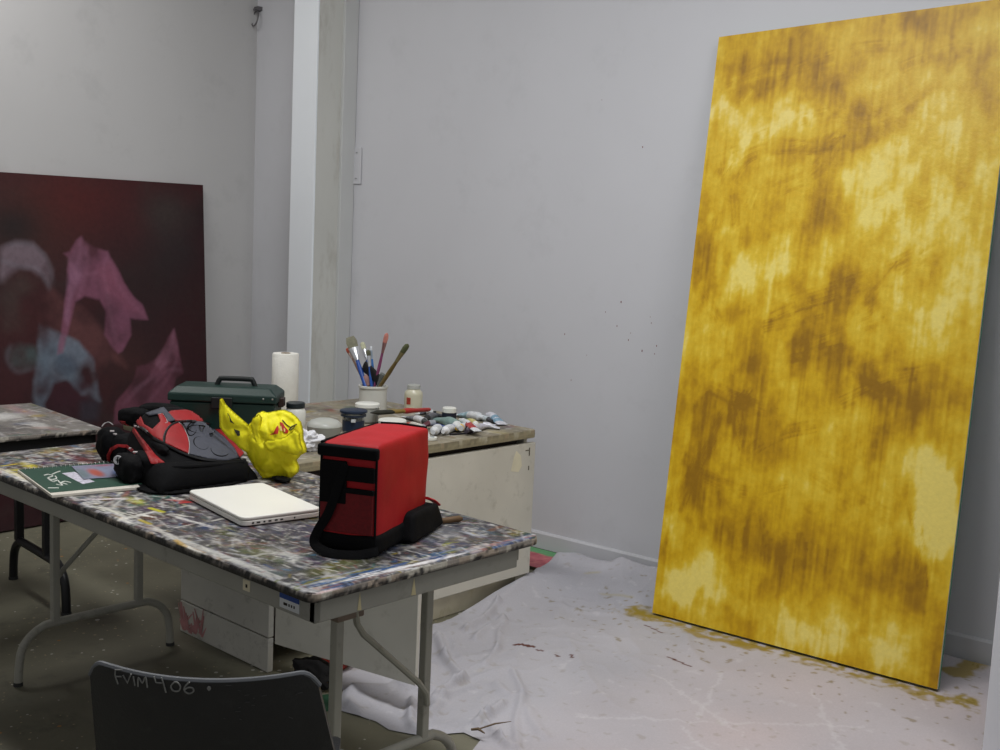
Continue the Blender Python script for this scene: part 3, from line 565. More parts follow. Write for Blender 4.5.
# bits inside / beneath the open half
def lump(name, c, r, m, label, cat, s=9., amp=.25, par=None):
    bm = nb(); bmesh.ops.create_icosphere(bm, subdivisions=4, radius=1)
    for v in bm.verts:
        d = 1+amp*fbm(v.co+Vector(c), 1.6)+.06*fbm(v.co+Vector(c), s*.6)
        v.co = Vector((v.co.x*r[0]*d, v.co.y*r[1]*d, max(v.co.z, -.75)*r[2]*d))
    zmin = min(v.co.z for v in bm.verts)
    for v in bm.verts: v.co.z -= zmin
    o = obj(name, bm, m, par); o.location = c
    if label: tag(o, label, cat)
    return o
lump('bin_bag', (-3.2, 2.52, .119), (.17, .2, .12), mat('black_plastic', (16, 16, 18), .35, .2, 10), 'black plastic bag stuffed inside the open cabinet', 'bag')
lump('red_rag', (-2.86, 2.40, .001), (.07, .06, .04), mat('red_rag_cloth', (120, 36, 26), .8, .3, 20), 'dark red rag on the floor beneath the open cabinet door', 'rag')
lump('black_rag', (-2.80, 2.27, .001), (.10, .05, .045), mat('black_rag_cloth', (20, 18, 18), .9, .3, 20), 'black rag crumpled on the floor under the open door', 'rag')
bm = nb(); p0 = AZ_(321, 695, .002); p1 = AZ_(340, 692, .002); p2 = AZ_(342, 707, .002); p3 = AZ_(325, 712, .002)
bm.faces.new([bm.verts.new(p) for p in (p0, p1, p2, p3)]); tag(obj('paint_patch', bm, mat('green_floor_paint', (46, 84, 62), .6, .3, 20), smooth=False), 'dark green paint patch on the concrete beside the chair', 'paint patch')
# pink and green board on the floor between cabinet and wall
R = Ras(.34, .28, .006, (176, 96, 104)); R.mix(np.clip((vnoise(R.h, R.w, 9, 9)-.5)*3, 0, 1), (150, 70, 80)); R.mix(np.clip((vnoise(R.h, R.w, 12, 12)-.55)*3, 0, 1), (196, 120, 116))
R.mix(np.clip((R.Y-.19+.05*(vnoise(R.h, R.w, 4, 6)-.5))/.02, 0, 1), (96, 150, 104)); R.mix(np.clip((R.Y-.268)/.005, 0, 1), (50, 48, 36))
pk = empty('painted_board', (-3.37, 3.83, .003), .06, 'pink and green painted board lying on the floor behind the cabinet', 'painting')
ras_mesh(R, lambda x, y: (x-.1, y, .014), 'painted_face', paintmat('board_paint', .6, .3, 60, .1, .2), pk)
boxo('backing', (-.1, 0, .0), (.24, .28, .0125), mat('board_edge', (60, 54, 40), .7), pk, .001)

# ================================================================ DROP CLOTH
poly = [(-2.93, 2.93), (-2.945, 3.5), (-2.97, 3.56), (-3.05, 3.66), (-3.12, 3.76), (-3.16, 3.88), (-3.19, 4.0), (-3.18, 4.105), (-2.6, 4.145), (-2.0, 4.18), (-1.06, 4.235), (-.98, 3.9), (-.9, 3.40), (-.92, 3.15), (-1.3, 2.55), (-1.7, 2.12), (-1.98, 2.02), (-2.07, 2.25), (-2.12, 2.36), (-2.19, 2.36), (-2.264, 2.245), (-2.36, 2.205), (-2.43, 2.215), (-2.50, 2.20), (-2.57, 2.183), (-2.68, 2.29), (-2.78, 2.34), (-2.82, 2.40), (-2.85, 2.55), (-2.89, 2.75)]
def resample(pl, st):
    out = []
    for a, b in zip(pl, pl[1:]+pl[:1]):
        n = max(1, int(math.dist(a, b)/st))
        out += [(a[0]+(b[0]-a[0])*k/n, a[1]+(b[1]-a[1])*k/n) for k in range(n)]
    return out
def cdt(pl, st, jit=.2):
    B = resample(pl, st); n = len(B); xs = [p[0] for p in B]; ys = [p[1] for p in B]
    pts = [Vector(p) for p in B]; A_ = np.array(B); Bn = np.roll(A_, -1, 0)
    gx, gy = np.meshgrid(np.arange(min(xs), max(xs), st), np.arange(min(ys), max(ys), st)); gx[1::2] += st*.5
    X, Y = gx.ravel(), gy.ravel(); ins = np.zeros(len(X), bool); D = np.full(len(X), 1e9)
    for (xa, ya), (xb, yb) in zip(A_, Bn):
        if ya != yb: ins ^= ((ya > Y) != (yb > Y)) & (X < (xb-xa)*(Y-ya)/(yb-ya)+xa)
        dx, dy = xb-xa, yb-ya; t = np.clip(((X-xa)*dx+(Y-ya)*dy)/(dx*dx+dy*dy+1e-12), 0, 1); D = np.minimum(D, np.hypot(X-xa-t*dx, Y-ya-t*dy))
    ok = ins & (D > st*.45); pts += [Vector((x, y)) for x, y in zip(X[ok], Y[ok])]
    dist = [0.]*n+list(D[ok])
    r = delaunay_2d_cdt(pts, [(i, (i+1) % n) for i in range(n)], [], 1, 1e-6)
    vs, fs, orig = r[0], r[2], r[3]
    dd = [dist[o[0]] if o else 0. for o in orig]
    return vs, fs, dd, n
vs, fs, dd, nbd = cdt(poly, .0085)
folds = [((-3.08, 4.02), (-2.62, 4.06), .052, .15), ((-2.85, 4.09), (-2.3, 4.14), .03, .05), ((-2.3, 4.15), (-1.2, 4.21), .02, .035), ((-3.0, 3.75), (-2.75, 3.9), .02, .10), ((-2.05, 2.2), (-1.9, 2.12), .02, .03)]
def W2(x, y): q = AZ_(x, y); return (q.x, q.y)
for pl, h_, w_ in (([(466, 634), (500, 612), (536, 588)], .030, .016), ([(470, 642), (505, 620)], .016, .012), ([(440, 620), (490, 604), (520, 590)], .020, .014), ([(436, 640), (444, 660), (458, 682)], .024, .014), ([(505, 622), (495, 652), (484, 668)], .014, .014),
                   ([(350, 696), (400, 690), (430, 692)], .022, .022), ([(345, 700), (352, 716)], .02, .02), ([(408, 704), (412, 720), (424, 735)], .022, .014), ([(434, 704), (452, 684), (458, 680)], .020, .014), ([(430, 716), (448, 700), (470, 690)], .020, .018), ([(476, 728), (490, 716), (503, 706)], .022, .014),
                   ([(514, 676), (519, 700), (518, 750)], .014, .012), ([(484, 722), (500, 740), (512, 752)], .020, .013), ([(470, 680), (510, 672)], .010, .016), ([(528, 716), (545, 740)], .010, .014), ([(555, 640), (600, 646)], .004, .012), ([(492, 690), (505, 700)], .014, .016), ([(540, 600), (575, 612), (610, 618)], .008, .02), ([(460, 664), (500, 650)], .008, .02), ([(430, 668), (436, 690)], .014, .02)):
    for a, b in zip(pl, pl[1:]): folds.append((W2(*a), W2(*b), h_*1.0, w_*1.1))
def seg(p, a, b):
    dx, dy = b[0]-a[0], b[1]-a[1]; t = max(0, min(1, ((p[0]-a[0])*dx+(p[1]-a[1])*dy)/(dx*dx+dy*dy)))
    return math.hypot(p[0]-a[0]-t*dx, p[1]-a[1]-t*dy)
def ss_(a, b, t): t = max(0, min(1, (t-a)/(b-a))); return t*t*(3-2*t)
def cloth_z(x, y, d=1.):
    n = Vector((x*5, y*5, 0)); q = (x+.035*noise.noise(n), y+.035*noise.noise(n+Vector((9, 0, 0))))
    z = .0
    for a, b, h, w in folds: z += h*math.exp(-(seg(q, a, b)/w)**2)
    loose = max(0, min(1, (-1.75-x)/.5))*.8+.2
    rg = 1-abs(noise.noise(Vector((x*3.2+y*1.5, y*3.2, 3.3))))*2.2; z += .011*loose*max(0, rg)**2.5
    rg = 1-abs(noise.noise(Vector((x*8, y*8, 1.3))))*2.5; z += .0035*loose*max(0, rg)**3
    z += .002*loose*(1+noise.noise(Vector((x*14, y*14, 0))))
    # keep low under the canvas foot
    k = math.exp(-(max(0, seg((x, y), (BL.x, BL.y+.02), (BR.x, BR.y+.02))-.03)/.06)**2); z *= 1-.9*k
    rp = .078*ss_(2.98, 3.5, y)*math.exp(-(max(0, x+2.955)/.11)**2)*(1-ss_(3.5, 3.9, y)*.7); z = max(z, rp+.25*z)
    pin = min(1, .12+d/.035)
    if x < -2.88 and 2.9 < y < 3.6: pin = 1
    return .003+min(z, .1)*pin
me = bpy.data.meshes.new('drop_cloth')
me.from_pydata([(v.x, v.y, cloth_z(v.x, v.y, d)) for v, d in zip(vs, dd)], [], [tuple(f) for f in fs]); me.update()
cc = np.ones((len(vs), 4), dtype=np.float32)
base = np.array(lin((176, 174, 180))); yel = np.array(lin((150, 128, 42))); pk_ = np.array(lin((196, 182, 182))); wht_ = np.array(lin((214, 212, 214))); dk_ = np.array(lin((96, 60, 52)))
tans = np.array(lin((150, 142, 104)))
for i, v in enumerate(vs):
    p = (v.x, v.y); c = base*(1+.10*noise.noise(Vector((v.x*4, v.y*4, 0))))
    k = max(0, min(1, (v.x+2.2)/.5))*(.5+.5*noise.noise(Vector((v.x*2.5, v.y*2.5, 4)))); c = c*(1-k)+pk_*k
    s = seg(p, (BL.x-.06, BL.y-.03), (BR.x+.10, BR.y-.01)); n = fbm((v.x*9, v.y*9, 1), 1, 4); n3 = fbm((v.x*26, v.y*26, 1), 1, 3)
    k = max(0, min(1, (.055+.05*n-s)/.02))*max(0, min(1, .75+n3*1.6)); c = c*(1-k*.85)+yel*k*.85
    k = max(0, min(1, (.10+.16*n3-s-.05)/.03))*.35; c = c*(1-k)+yel*k
    sb = min(seg(p, W2(642, 616), W2(664, 619))-.022, seg(p, W2(955, 672), W2(978, 668))-.025, seg(p, W2(690, 634), W2(760, 650))-.008); k = max(0, min(1, (.03+.05*n-sb)/.02))*.8; c = c*(1-k)+yel*k
    k = max(0, min(1, (n3-.52)/.06))*(.5 if s < .4 else .2); c = c*(1-k)+yel*.6*k
    k = max(0, min(1, (fbm((v.x*17+5, v.y*17, 7), 1, 3)-.62)/.06))*.2; c = c*(1-k)+wht_*k
    if seg(p, (-3.05, 3.0), (-3.0, 2.95)) < .02: c = tans
    for a, b, w in ((W2(516, 648), W2(532, 649), .010), (W2(537, 652), W2(543, 653), .006), (W2(556, 657), W2(558, 658), .006), (W2(571, 658), W2(572, 661), .005), (W2(668, 658), W2(690, 668), .005), (W2(644, 626), W2(662, 634), .004)):
        if seg(p, a, b) < w: c = dk_
    for a, b in (((-2.9, 3.9), (-2.86, 3.93)), ((-2.72, 3.78), (-2.6, 3.82))):
        k = max(0, 1-seg(p, a, b)/.02)*.6; c = c*(1-k)+np.array(lin((176, 166, 130)))*k
    # bright lines of the creases, painted into the cloth colour
    for a, b in (((-2.0, 2.72), (-1.35, 3.35)), ((-1.75, 2.9), (-1.5, 2.75)), ((-2.05, 3.2), (-1.6, 3.0)), ((-1.6, 3.5), (-1.3, 3.1)), ((-1.9, 3.4), (-1.75, 3.0))):
        if abs(seg((v.x+.02*n, v.y+.02*n3), a, b)) < .006: c = c*.75+wht_*.25
    cc[i, :3] = np.clip(c, 0, 1)
ca = me.color_attributes.new('Col', 'FLOAT_COLOR', 'POINT'); ca.data.foreach_set('color', cc.ravel())
me.materials.append(paintmat('cloth_weave', .9, .15, 160, .05, .12)); me.shade_smooth()
o = bpy.data.objects.new('drop_cloth', me); col.objects.link(o); tag(o, 'crumpled white drop cloth spread over the floor under the yellow canvas', 'drop cloth')
# twig on the cloth edge
bm = nb(); tube(bm, [(-2.13, 2.36, .035), (-2.10, 2.40, .05), (-2.06, 2.43, .062)], [.0025, .003, .001], 6); tube(bm, [(-2.15, 2.35, .03), (-2.13, 2.36, .036), (-2.10, 2.355, .034)], [.004, .005, .002], 6)
tag(obj('paint_stick', bm, mat('stick_wood', (110, 92, 72), .8)), 'short brown stick lying on the drop cloth edge by the table foot', 'stick')

# ================================================================ CHAIR (near, seen from behind)
cf = Vector((-.66, .75, 0)).normalized(); cr_ = Vector((.75, .66, 0)).normalized()
tl = AZ_(89, 661, .775); trr = AZ_(315, 672, .775); mid = (tl+trr)/2; ch_yaw = math.atan2(cr_.y, cr_.x); hw = (trr-tl).length/2
ch_yaw = math.atan2((trr-tl).y, (trr-tl).x)
chr_ = empty('chair', (mid.x, mid.y, 0), ch_yaw, 'dark grey plastic chair back with FVIM 406 scrawled on it', 'chair')
PLM = mat('chair_plastic', (33, 33, 35), .5, .1, 12, bump=.12, bscale=260, spec=.4, dirt=(60, 60, 60), dirt_amt=.25)
RIM = mat('chair_rim', (84, 86, 90), .5, .1, 20)
def backf(u, z, off=0.):
    """u in -1..1 across, z height; back bulges toward the viewer (local -y), leans forward going down"""
    t = (.775-z)/.36
    w = hw*(1.0+.20*t); bow = .045*(1-u*u)
    return Vector((u*w+.035*t, -bow+.06*t+.03*t*t+off, z))
def topz(u): return .775-.010*(1-u*u)-max(0, (abs(u)-.86)/.14)**2.5*.028
def backsheet(off):
    nu, nv = 40, 24; g = []
    for j in range(nv+1):
        row = []
        for i in range(nu+1):
            u = -1+2*i/nu; z = topz(u)-(topz(u)-.42)*j/nv; row.append(backf(u, z, off))
        g.append(row)
    return g
bm = nb(); F_ = backsheet(0); G_ = backsheet(.012)
FV = [[bm.verts.new(p) for p in r] for r in F_]; GV = [[bm.verts.new(p) for p in r] for r in G_]
for j in range(24):
    for i in range(40):
        bm.faces.new((FV[j][i], FV[j][i+1], FV[j+1][i+1], FV[j+1][i])); bm.faces.new((GV[j][i+1], GV[j][i], GV[j+1][i], GV[j+1][i+1]))
for i in range(40): bm.faces.new((FV[0][i+1], FV[0][i], GV[0][i], GV[0][i+1])); bm.faces.new((FV[24][i], FV[24][i+1], GV[24][i+1], GV[24][i]))
for j in range(24): bm.faces.new((FV[j][0], FV[j+1][0], GV[j+1][0], GV[j][0])); bm.faces.new((FV[j+1][40], FV[j][40], GV[j][40], GV[j+1][40]))
bk = obj('backrest', bm, PLM, chr_)
bm = nb(); rim = [backf(u, topz(u), .006) for u in [-1+2*i/60 for i in range(61)]]
tube(bm, rim, .0055, 8); obj('rim', bm, RIM, bk, label='lighter grey rim')  # top edge coloured a lighter grey than the back
# chalk lettering as strokes: (u, depth below the rim) 
def sx(px_, py_):
    p = at(px_, py_, 2, .7)   # direction only
    d = ray(px_, py_); M = Matrix.Rotation(-ch_yaw, 3, 'Z'); o = M @ (CO-Vector((mid.x, mid.y, 0))); dd_ = M @ d
    lo, hi = 1., 4.
    for _ in range(40):
        t = (lo+hi)/2; q = o+dd_*t; t2_ = (.775-q.z)/.36; w = hw*(1+.20*t2_); u = max(-1, min(1, (q.x-.035*t2_)/w))
        if q.y < -.045*(1-u*u)+.06*t2_+.03*t2_*t2_: lo = t
        else: hi = t
    return o+dd_*(lo-.0015)
def scr(l): return [sx(80+x*.25, 640+y*.25) for x, y in l]
glyphs = [[(142, 118), (140, 140), (152, 176)], [(140, 120), (168, 119)], [(142, 146), (166, 146)],
          [(172, 140), (190, 172), (204, 136)], [(214, 146), (220, 182)], [(232, 186), (234, 150), (250, 172), (262, 148), (270, 190)],
          [(296, 146), (304, 170), (328, 172)], [(326, 150), (336, 180), (344, 210)],
          [(378, 168), (364, 184), (372, 202), (394, 204), (402, 186), (390, 170), (378, 168)],
          [(438, 168), (420, 186), (418, 204), (436, 214), (454, 206), (450, 192), (432, 190), (420, 198)],
          [(512, 190), (516, 200), (520, 192), (514, 188), (512, 196)]]
for k, gl in enumerate(glyphs):
    pass
bm = nb()
for gl in glyphs:
    pts = scr(gl); pts = smooth_path(pts, 3) if len(gl) > 4 else pts
    tube(bm, pts, .0014 if gl is not glyphs[-1] else .0018, 6)
obj('lettering', bm, mat('chalk', (118, 118, 116), .9, .2, 200), bk, label='chalky handwritten FVIM 406')
bm = nb()
for k in range(14):
    x, y = random.uniform(540, 900), random.uniform(180, 330); tube(bm, scr([(x, y), (x+random.uniform(5, 22), y+random.uniform(-6, 8))]), .0006, 5)
obj('scuff', bm, mat('scuff_grey', (66, 66, 66), .9), bk)
# seat + metal legs
bm = nb(); nu = 24; g = []
for j in range(nu+1):
    row = []
    for i in range(nu+1):
        u = -1+2*i/nu; v = j/nu; w = .19-.02*v; x = u*w*(1 if v < .85 else 1-.3*((v-.85)/.15)**2*abs(u)); y = .07+v*.42
        z = .455-.018*(1-u*u)*math.sin(PI*min(1, v*1.1))-.025*max(0, (v-.85)/.15)**2+(.04*max(0, (.12-v)/.12)**2)
        row.append((x, y, z))
    g.append(row)
T = [[bm.verts.new(p) for p in r] for r in g]; U_ = [[bm.verts.new((p[0], p[1], p[2]-.01)) for p in r] for r in g]
for j in range(nu):
    for i in range(nu): bm.faces.new((T[j][i], T[j][i+1], T[j+1][i+1], T[j+1][i])); bm.faces.new((U_[j][i+1], U_[j][i], U_[j+1][i], U_[j+1][i+1]))
for k in range(nu):
    for a, b in (((0, k), (0, k+1)), ((nu, k), (nu, k+1)), ((k, 0), (k+1, 0)), ((k, nu), (k+1, nu))): bm.faces.new((T[a[0]][a[1]], T[b[0]][b[1]], U_[b[0]][b[1]], U_[a[0]][a[1]]))
obj('seat', bm, PLM, chr_)
CM = mat('chair_steel', (130, 130, 130), .3, .05, 10, metal=.8)
for s in (-1, 1):
    bm = nb(); tube(bm, smooth_path([(s*.16, .14, .435), (s*.185, .08, .40), (s*.205, .02, .2), (s*.215, -.01, .01)], 4), .011, 10); obj('leg', bm, CM, chr_)
    bm = nb(); tube(bm, smooth_path([(s*.16, .40, .435), (s*.185, .44, .40), (s*.195, .47, .2), (s*.20, .49, .01)], 4), .011, 10); obj('leg', bm, CM, chr_)
    bm = nb(); tube(bm, smooth_path([(s*.16, .42, .43), (s*.16, .2, .43), (s*.165, .09, .44), (s*.17, .055, .50), (s*.165, .03, .58)], 4), .010, 10); obj('seat_rail', bm, CM, chr_)

# ================================================================ COOLER BAG
cl_o = Vector((-1.912, 1.722, TZ)); dy_ = Vector((-.40, .916)); cyaw = math.atan2(dy_.y, dy_.x)-PI/2
RED = mat('red_nylon', (164, 16, 24), .62, .1, 10, bump=.12, bscale=30, spec=.3)
RED2 = mat('red_mesh', (104, 12, 18), .8, .25, 160)
BLK = mat('black_nylon', (11, 11, 13), .8, .15, 20, bump=.15, bscale=60, spec=.12)
cl_o.z += .003
cl = empty('cooler_bag', cl_o, cyaw, 'boxy red and black insulated cooler bag at the right end of the table', 'bag')
cw_, cd, chh = .152, .325, .268     # local: x -cw..0, y 0..cd
def softbox(lo, hi, n=14, puff=.006, nz=.003, seed=0., taper=0., rr=.018):
    bm = nb(); bmesh.ops.create_cube(bm, size=2); bmesh.ops.subdivide_edges(bm, edges=bm.edges, cuts=n, use_grid_fill=True)
    lo, hi = Vector(lo), Vector(hi); c = (lo+hi)/2; h = (hi-lo)/2
    for v in bm.verts:
        u = v.co.copy(); p = Vector((u.x*h.x, u.y*h.y, u.z*h.z))
        q = Vector([max(-h[i]+rr, min(h[i]-rr, p[i])) for i in range(3)]); d = p-q
        if d.length > 1e-6: p = q+d.normalized()*min(rr, d.length) if sum(1 for i in range(3) if abs(d[i]) > 1e-6) > 1 else p
        for i in range(3):
            if abs(u[i]) > .999:
                a, b = [u[k] for k in range(3) if k != i]; p[i] += math.copysign(puff*(1-a*a)*(1-b*b), u[i])
        nn = noise.noise_vector(Vector(p)*14+Vector((seed, 0, 0))); p += nn*nz
        s = 1-taper*(u.z*.5+.5); p.x *= s; p.y *= s
        v.co = p+c
    return bm
obj('body', softbox((-cw_, 0, .006), (0, cd, chh), 16, .004, .004, 1., rr=.009), RED, cl, sub=1)
obj('base_band', softbox((-cw_-.006, -.006, .0), (.010, cd+.012, .052), 12, .002, .003, 5., rr=.014), BLK, cl, sub=1)
# lid zip band along the narrow front, black piping down the edges
boxo('zip_flap', (-cw_-.006, -.012, chh-.036), (.003, .006, chh-.006), BLK, cl, .007)
for pp in ([(-cw_+.003, cd-.01, chh-.002), (-cw_+.003, .02, chh-.002), (-cw_+.008, .004, chh-.003)], [(-.003, -.002, chh-.012), (-.002, -.003, chh*.5), (-.001, -.003, .03)], [(-cw_+.003, -.001, chh-.01), (-cw_+.003, -.002, chh*.5), (-cw_+.003, -.002, .03)], [(-cw_+.01, cd-.003, chh-.001), (-cw_*.5, cd-.002, chh+.001), (-.01, cd-.003, chh-.002)]):
    bm = nb(); tube(bm, smooth_path(pp, 5), .0032, 8); obj('piping', bm, BLK, cl)
# front pocket: mesh panel, two bands, sling of strap
boxo('mesh_pocket', (-cw_+.006, -.010, .05), (-.006, -.003, .150), RED2, cl, .003)
boxo('pocket_band', (-cw_+.004, -.013, .190-.012), (-.004, -.004, .215), BLK, cl, .003)
boxo('pocket_band', (-cw_+.06, -.013, .148), (-.004, -.004, .161), BLK, cl, .003)
bm = nb(); tube(bm, smooth_path([(-cw_+.07, -.014, .220), (-cw_+.06, -.016, .18), (-cw_+.035, -.018, .10), (-cw_+.006, -.016, .05), (-cw_+.0, -.022, .018), (-cw_+.05, -.046, .007), (-cw_+.10, -.040, .006), (-.02, -.022, .008), (.010, -.006, .016)], 6), .0125, 10, flat=.18, up=(0, 1, 0)); obj('shoulder_strap', bm, BLK, cl)
boxo('strap_patch', (-cw_+.004, -.012, .12), (-cw_+.075, -.005, .225), BLK, cl, .004)
# strap end and flap that spills out at the back right
obj('bottom_gusset', softbox((-.03, cd*.42, 0), (.042, cd+.035, .068), 12, .002, .006, 9., .28, rr=.012), BLK, cl, sub=1)
bm = nb(); tube(bm, smooth_path([(.002, cd-.01, .078), (.008, cd+.02, .066), (.012, cd+.045, .05)], 4), .010, 8, flat=.4); obj('red_tab', bm, RED, cl, label='small red webbing tab')

# wooden handled knife beside the cooler
kn = empty('palette_knife', AZ_(436, 522, TZ), math.atan2(.4, -.05)+.0, 'brown wooden handle of a palette knife lying behind the cooler bag', 'tool')
pA = AZ_(432, 522, TZ+.009); pB = AZ_(462, 519, TZ+.009); kd = (pB-pA); kn.rotation_euler = (0, 0, math.atan2(kd.y, kd.x)); kn.location = (pA.x, pA.y, TZ)
bm = nb(); tube(bm, [(0, 0, .009), (.02, 0, .009), (kd.length*.7, 0, .010), (kd.length-.01, 0, .010), (kd.length, 0, .010)], [.005, .008, .009, .009, .005], 10); obj('handle', bm, mat('brown_wood', (92, 68, 42), .6, .25, 30), kn)
bm = nb(); box(bm, (-.05, 0, .005), (.10, .014, .0015)); obj('blade', bm, mat('blade_steel', (150, 150, 150), .3, metal=.9), kn, bevel=.0005)

# ================================================================ LAPTOP
lp0 = AZ_(187, 492, TZ+.02); lp1 = AZ_(250, 524, TZ+.006); lyaw = math.atan2(lp1.y-lp0.y, lp1.x-lp0.x); LW = .36; LD = .232
lp = empty('laptop', (lp0.x+.005, lp0.y-.002, TZ), -.17, 'closed white plastic laptop lying flat on the messy table', 'laptop')
LPM = mat('laptop_white', (236, 234, 226), .35, .02, 5, spec=.5)
def rbox(bm, x0, y0, x1, y1, z0, z1, r, n=6):
    pts = []
    for (cx_, cy_, a0) in ((x1-r, y1-r, 0), (x0+r, y1-r, PI/2), (x0+r, y0+r, PI), (x1-r, y0+r, 3*PI/2)):
        pts += [(cx_+r*math.cos(a0+k*PI/2/n), cy_+r*math.sin(a0+k*PI/2/n)) for k in range(n+1)]
    a = [bm.verts.new((*p, z0)) for p in pts]; b = [bm.verts.new((*p, z1)) for p in pts]; N_ = len(pts)
    for k in range(N_): bm.faces.new((a[k], a[(k+1) % N_], b[(k+1) % N_], b[k]))
    bm.faces.new(a[::-1]); bm.faces.new(b)
bm = nb(); rbox(bm, 0, 0, LW, LD, .003, .0165, .02); obj('base', bm, LPM, lp, bevel=.003)
bm = nb(); rbox(bm, 0, 0, LW, LD, .0175, .027, .02); obj('lid', bm, LPM, lp, bevel=.004)
bm = nb()
for k, (y, w) in enumerate(((.03, .006), (.045, .010), (.062, .005), (.078, .008), (.096, .008), (.112, .008), (.15, .004))): box(bm, (LW+.0002, y, .010), (.0012, w, .004))
obj('port', bm, mat('port_dark', (40, 40, 40), .5), lp, smooth=False)
bm = nb()
for (x, y) in ((.03, .03), (LW-.03, .03), (.03, LD-.03), (LW-.03, LD-.03)): lathe(bm, [(0, 0), (.006, 0), (.006, .004), (0, .004)], (x, y, 0), 10)
obj('foot', bm, mat('foot_rubber', (50, 50, 50), .7), lp)

# ================================================================ SKETCH PAD
n0 = AZ_(52, 497, TZ+.004); n1_ = AZ_(18, 472, TZ+.004)
nl = (n1_-n0).length
pad = empty('sketch_pad', (n0.x, n0.y, TZ), math.atan2((n1_-n0).y, (n1_-n0).x)-PI/2, 'spiral-bound sketch pad with green cover half under the backpack', 'sketch pad')
NW, NL = .36, nl*1.02
boxo('pages', (.0, 0, .001), (NW, NL, .009), mat('paper_edge', (206, 200, 188), .8, .08, 40), pad, .001)
cvr = boxo('cover', (.004, .030, .009), (NW, NL, .0105), mat('green_cover', (32, 70, 54), .5, .12, 12), pad, .0005)
bm = nb()
for k in range(26):
    x = .02+k*.0132
    tube(bm, [(x, NL-.006+math.cos(t)*.007, .008+math.sin(t)*.007) for t in [j*2*PI/10 for j in range(11)]], .0009, 5, cap=False)
obj('spiral_binding', bm, mat('wire_white', (190, 190, 186), .4, metal=.5), pad)
bm = nb()
def padl(x, y):
    q = AZ_(x/8.333, 430+y/8.333, TZ+.0108)-pad.location; c, s_ = math.cos(pad.rotation_euler.z), math.sin(pad.rotation_euler.z); return (q.x*c+q.y*s_, -q.x*s_+q.y*c)
def flatpoly(bm, pts, z): bm.faces.new([bm.verts.new((x, y, z)) for x, y in pts])
flatpoly(bm, [padl(*p) for p in [(515, 360), (620, 348), (790, 430), (690, 450)]], .0108); obj('pasted_picture', bm, mat('picture_pale', (196, 192, 204), .6, .3, 90, dirt=(110, 110, 130), dirt_amt=.6), cvr, smooth=False)
bm = nb()
for pts in ([(365, 380), (400, 372), (440, 385), (400, 400), (430, 415), (470, 405), (460, 385)], [(430, 372), (470, 355), (500, 345)], [(400, 405), (440, 430), (480, 420), (500, 440), (540, 430), (590, 440)], [(470, 455), (520, 462), (500, 440), (560, 455)], [(400, 485), (490, 485)]):
    P_ = smooth_path([(*padl(*p), .0108) for p in pts], 5); tube(bm, P_, .0022, 6)
obj('script_print', bm, mat('print_white', (214, 216, 208), .6), cvr)
# transparent plastic sleeve with coloured picture, lying on the pad
ps = empty('print_sleeve', AZ_(99, 471, TZ+.011), -.30, 'glossy blue and orange picture in a plastic sleeve beside the backpack', 'picture')
ps.location.z = TZ+.0115
R = Ras(.2, .15, .005, (150, 156, 178)); R.blob(.12, .05, .06, .02, (196, 96, 70), .9, .1, 2); R.blob(.15, .11, .05, .02, (60, 76, 116), .8, 0, 2); R.blob(.12, .01, .08, .02, (110, 136, 132), .7, 0, 2); R.blob(.02, .09, .02, .03, (190, 110, 120), .7)
ras_mesh(R, lambda x, y: (x-.09, y-.065, .0006+.002*math.sin(x*30)*math.sin(y*20)*.5+.001), 'picture_face', paintmat('glossy_print', .15, .6, 60, .08, .05), ps)

# ================================================================ BACKPACK
from mathutils.bvhtree import BVHTree
def bvh_of(objs):
    V, F = [], []
    for o in objs:
        n = len(V); M = o.parent.matrix_world if False else Matrix.Translation(o.parent.location); V += [M @ v.co for v in o.data.vertices]; F += [tuple(i+n for i in p.vertices) for p in o.data.polygons]
    return BVHTree.FromPolygons(V, F)
bpk = empty('backpack', (-3.03, 1.85, TZ), 0, 'red, black and grey backpack lying on its back on the table', 'backpack')
BO = Vector((-3.03, 1.85, TZ))
def ss(a, b, t): t = max(0, min(1, (t-a)/(b-a))); return t*t*(3-2*t)
def bh(x, y):
    """height of the bag body above the table at world x,y"""
    u = (x+3.30)/.52; y0_ = 1.665+.15*max(0, 1-u)**1.3; v = (y-y0_)/(2.01-y0_)            # u 0 far (top of bag) .. 1 near (base); v 0 left side .. 1 right side
    if u <= 0 or u >= 1 or v <= 0 or v >= 1: return 0.
    e = (1-abs(2*v-1)**3.2)**.5; f = (1-(1-u)**5)**.6 if u < .5 else 1; f2 = (1-max(0, (u-.5)/.5)**9)**.5
    hgt = (.205-.115*ss(.35, 1, u))*(.93+.07*math.sin(v*3)); hgt *= (1-.35*ss(.35, 0, u)) 
    return max(0, hgt*e*f*f2*(1+.05*noise.noise(Vector((x*9, y*9, 0)))))
def bag_hit(px_, py_, off=.004):
    d = ray(px_, py_); t = 2.2
    while t < 4.6:
        p = CO+d*t
        if p.z-TZ < bh(p.x, p.y) or p.z < TZ+.002: break
        t += .004
    a, b = t-.004, t
    for _ in range(8):
        m_ = (a+b)/2; p = CO+d*m_
        if p.z-TZ < bh(p.x, p.y) or p.z < TZ+.002: b = m_
        else: a = m_
    return CO+d*(a-off/d.length)-BO
bm = nb(); nx, ny = 70, 56; g = []
for i in range(nx+1):
    ui = min(max(i/nx, .004), .996); y0_ = 1.665+.15*(1-ui)**1.3; row = []
    for j in range(ny+1):
        x, y = -3.30+.52*ui, y0_+(2.01-y0_)*min(max(j/ny, .006), .994); row.append(bm.verts.new(Vector((x, y, TZ+(bh(x, y) if 0 < i < nx and 0 < j < ny else 0)+.001))-BO))
    g.append(row)
for i in range(nx):
    for j in range(ny): bm.faces.new((g[i][j], g[i+1][j], g[i+1][j+1], g[i][j+1]))
obj('body', bm, BLK, bpk)
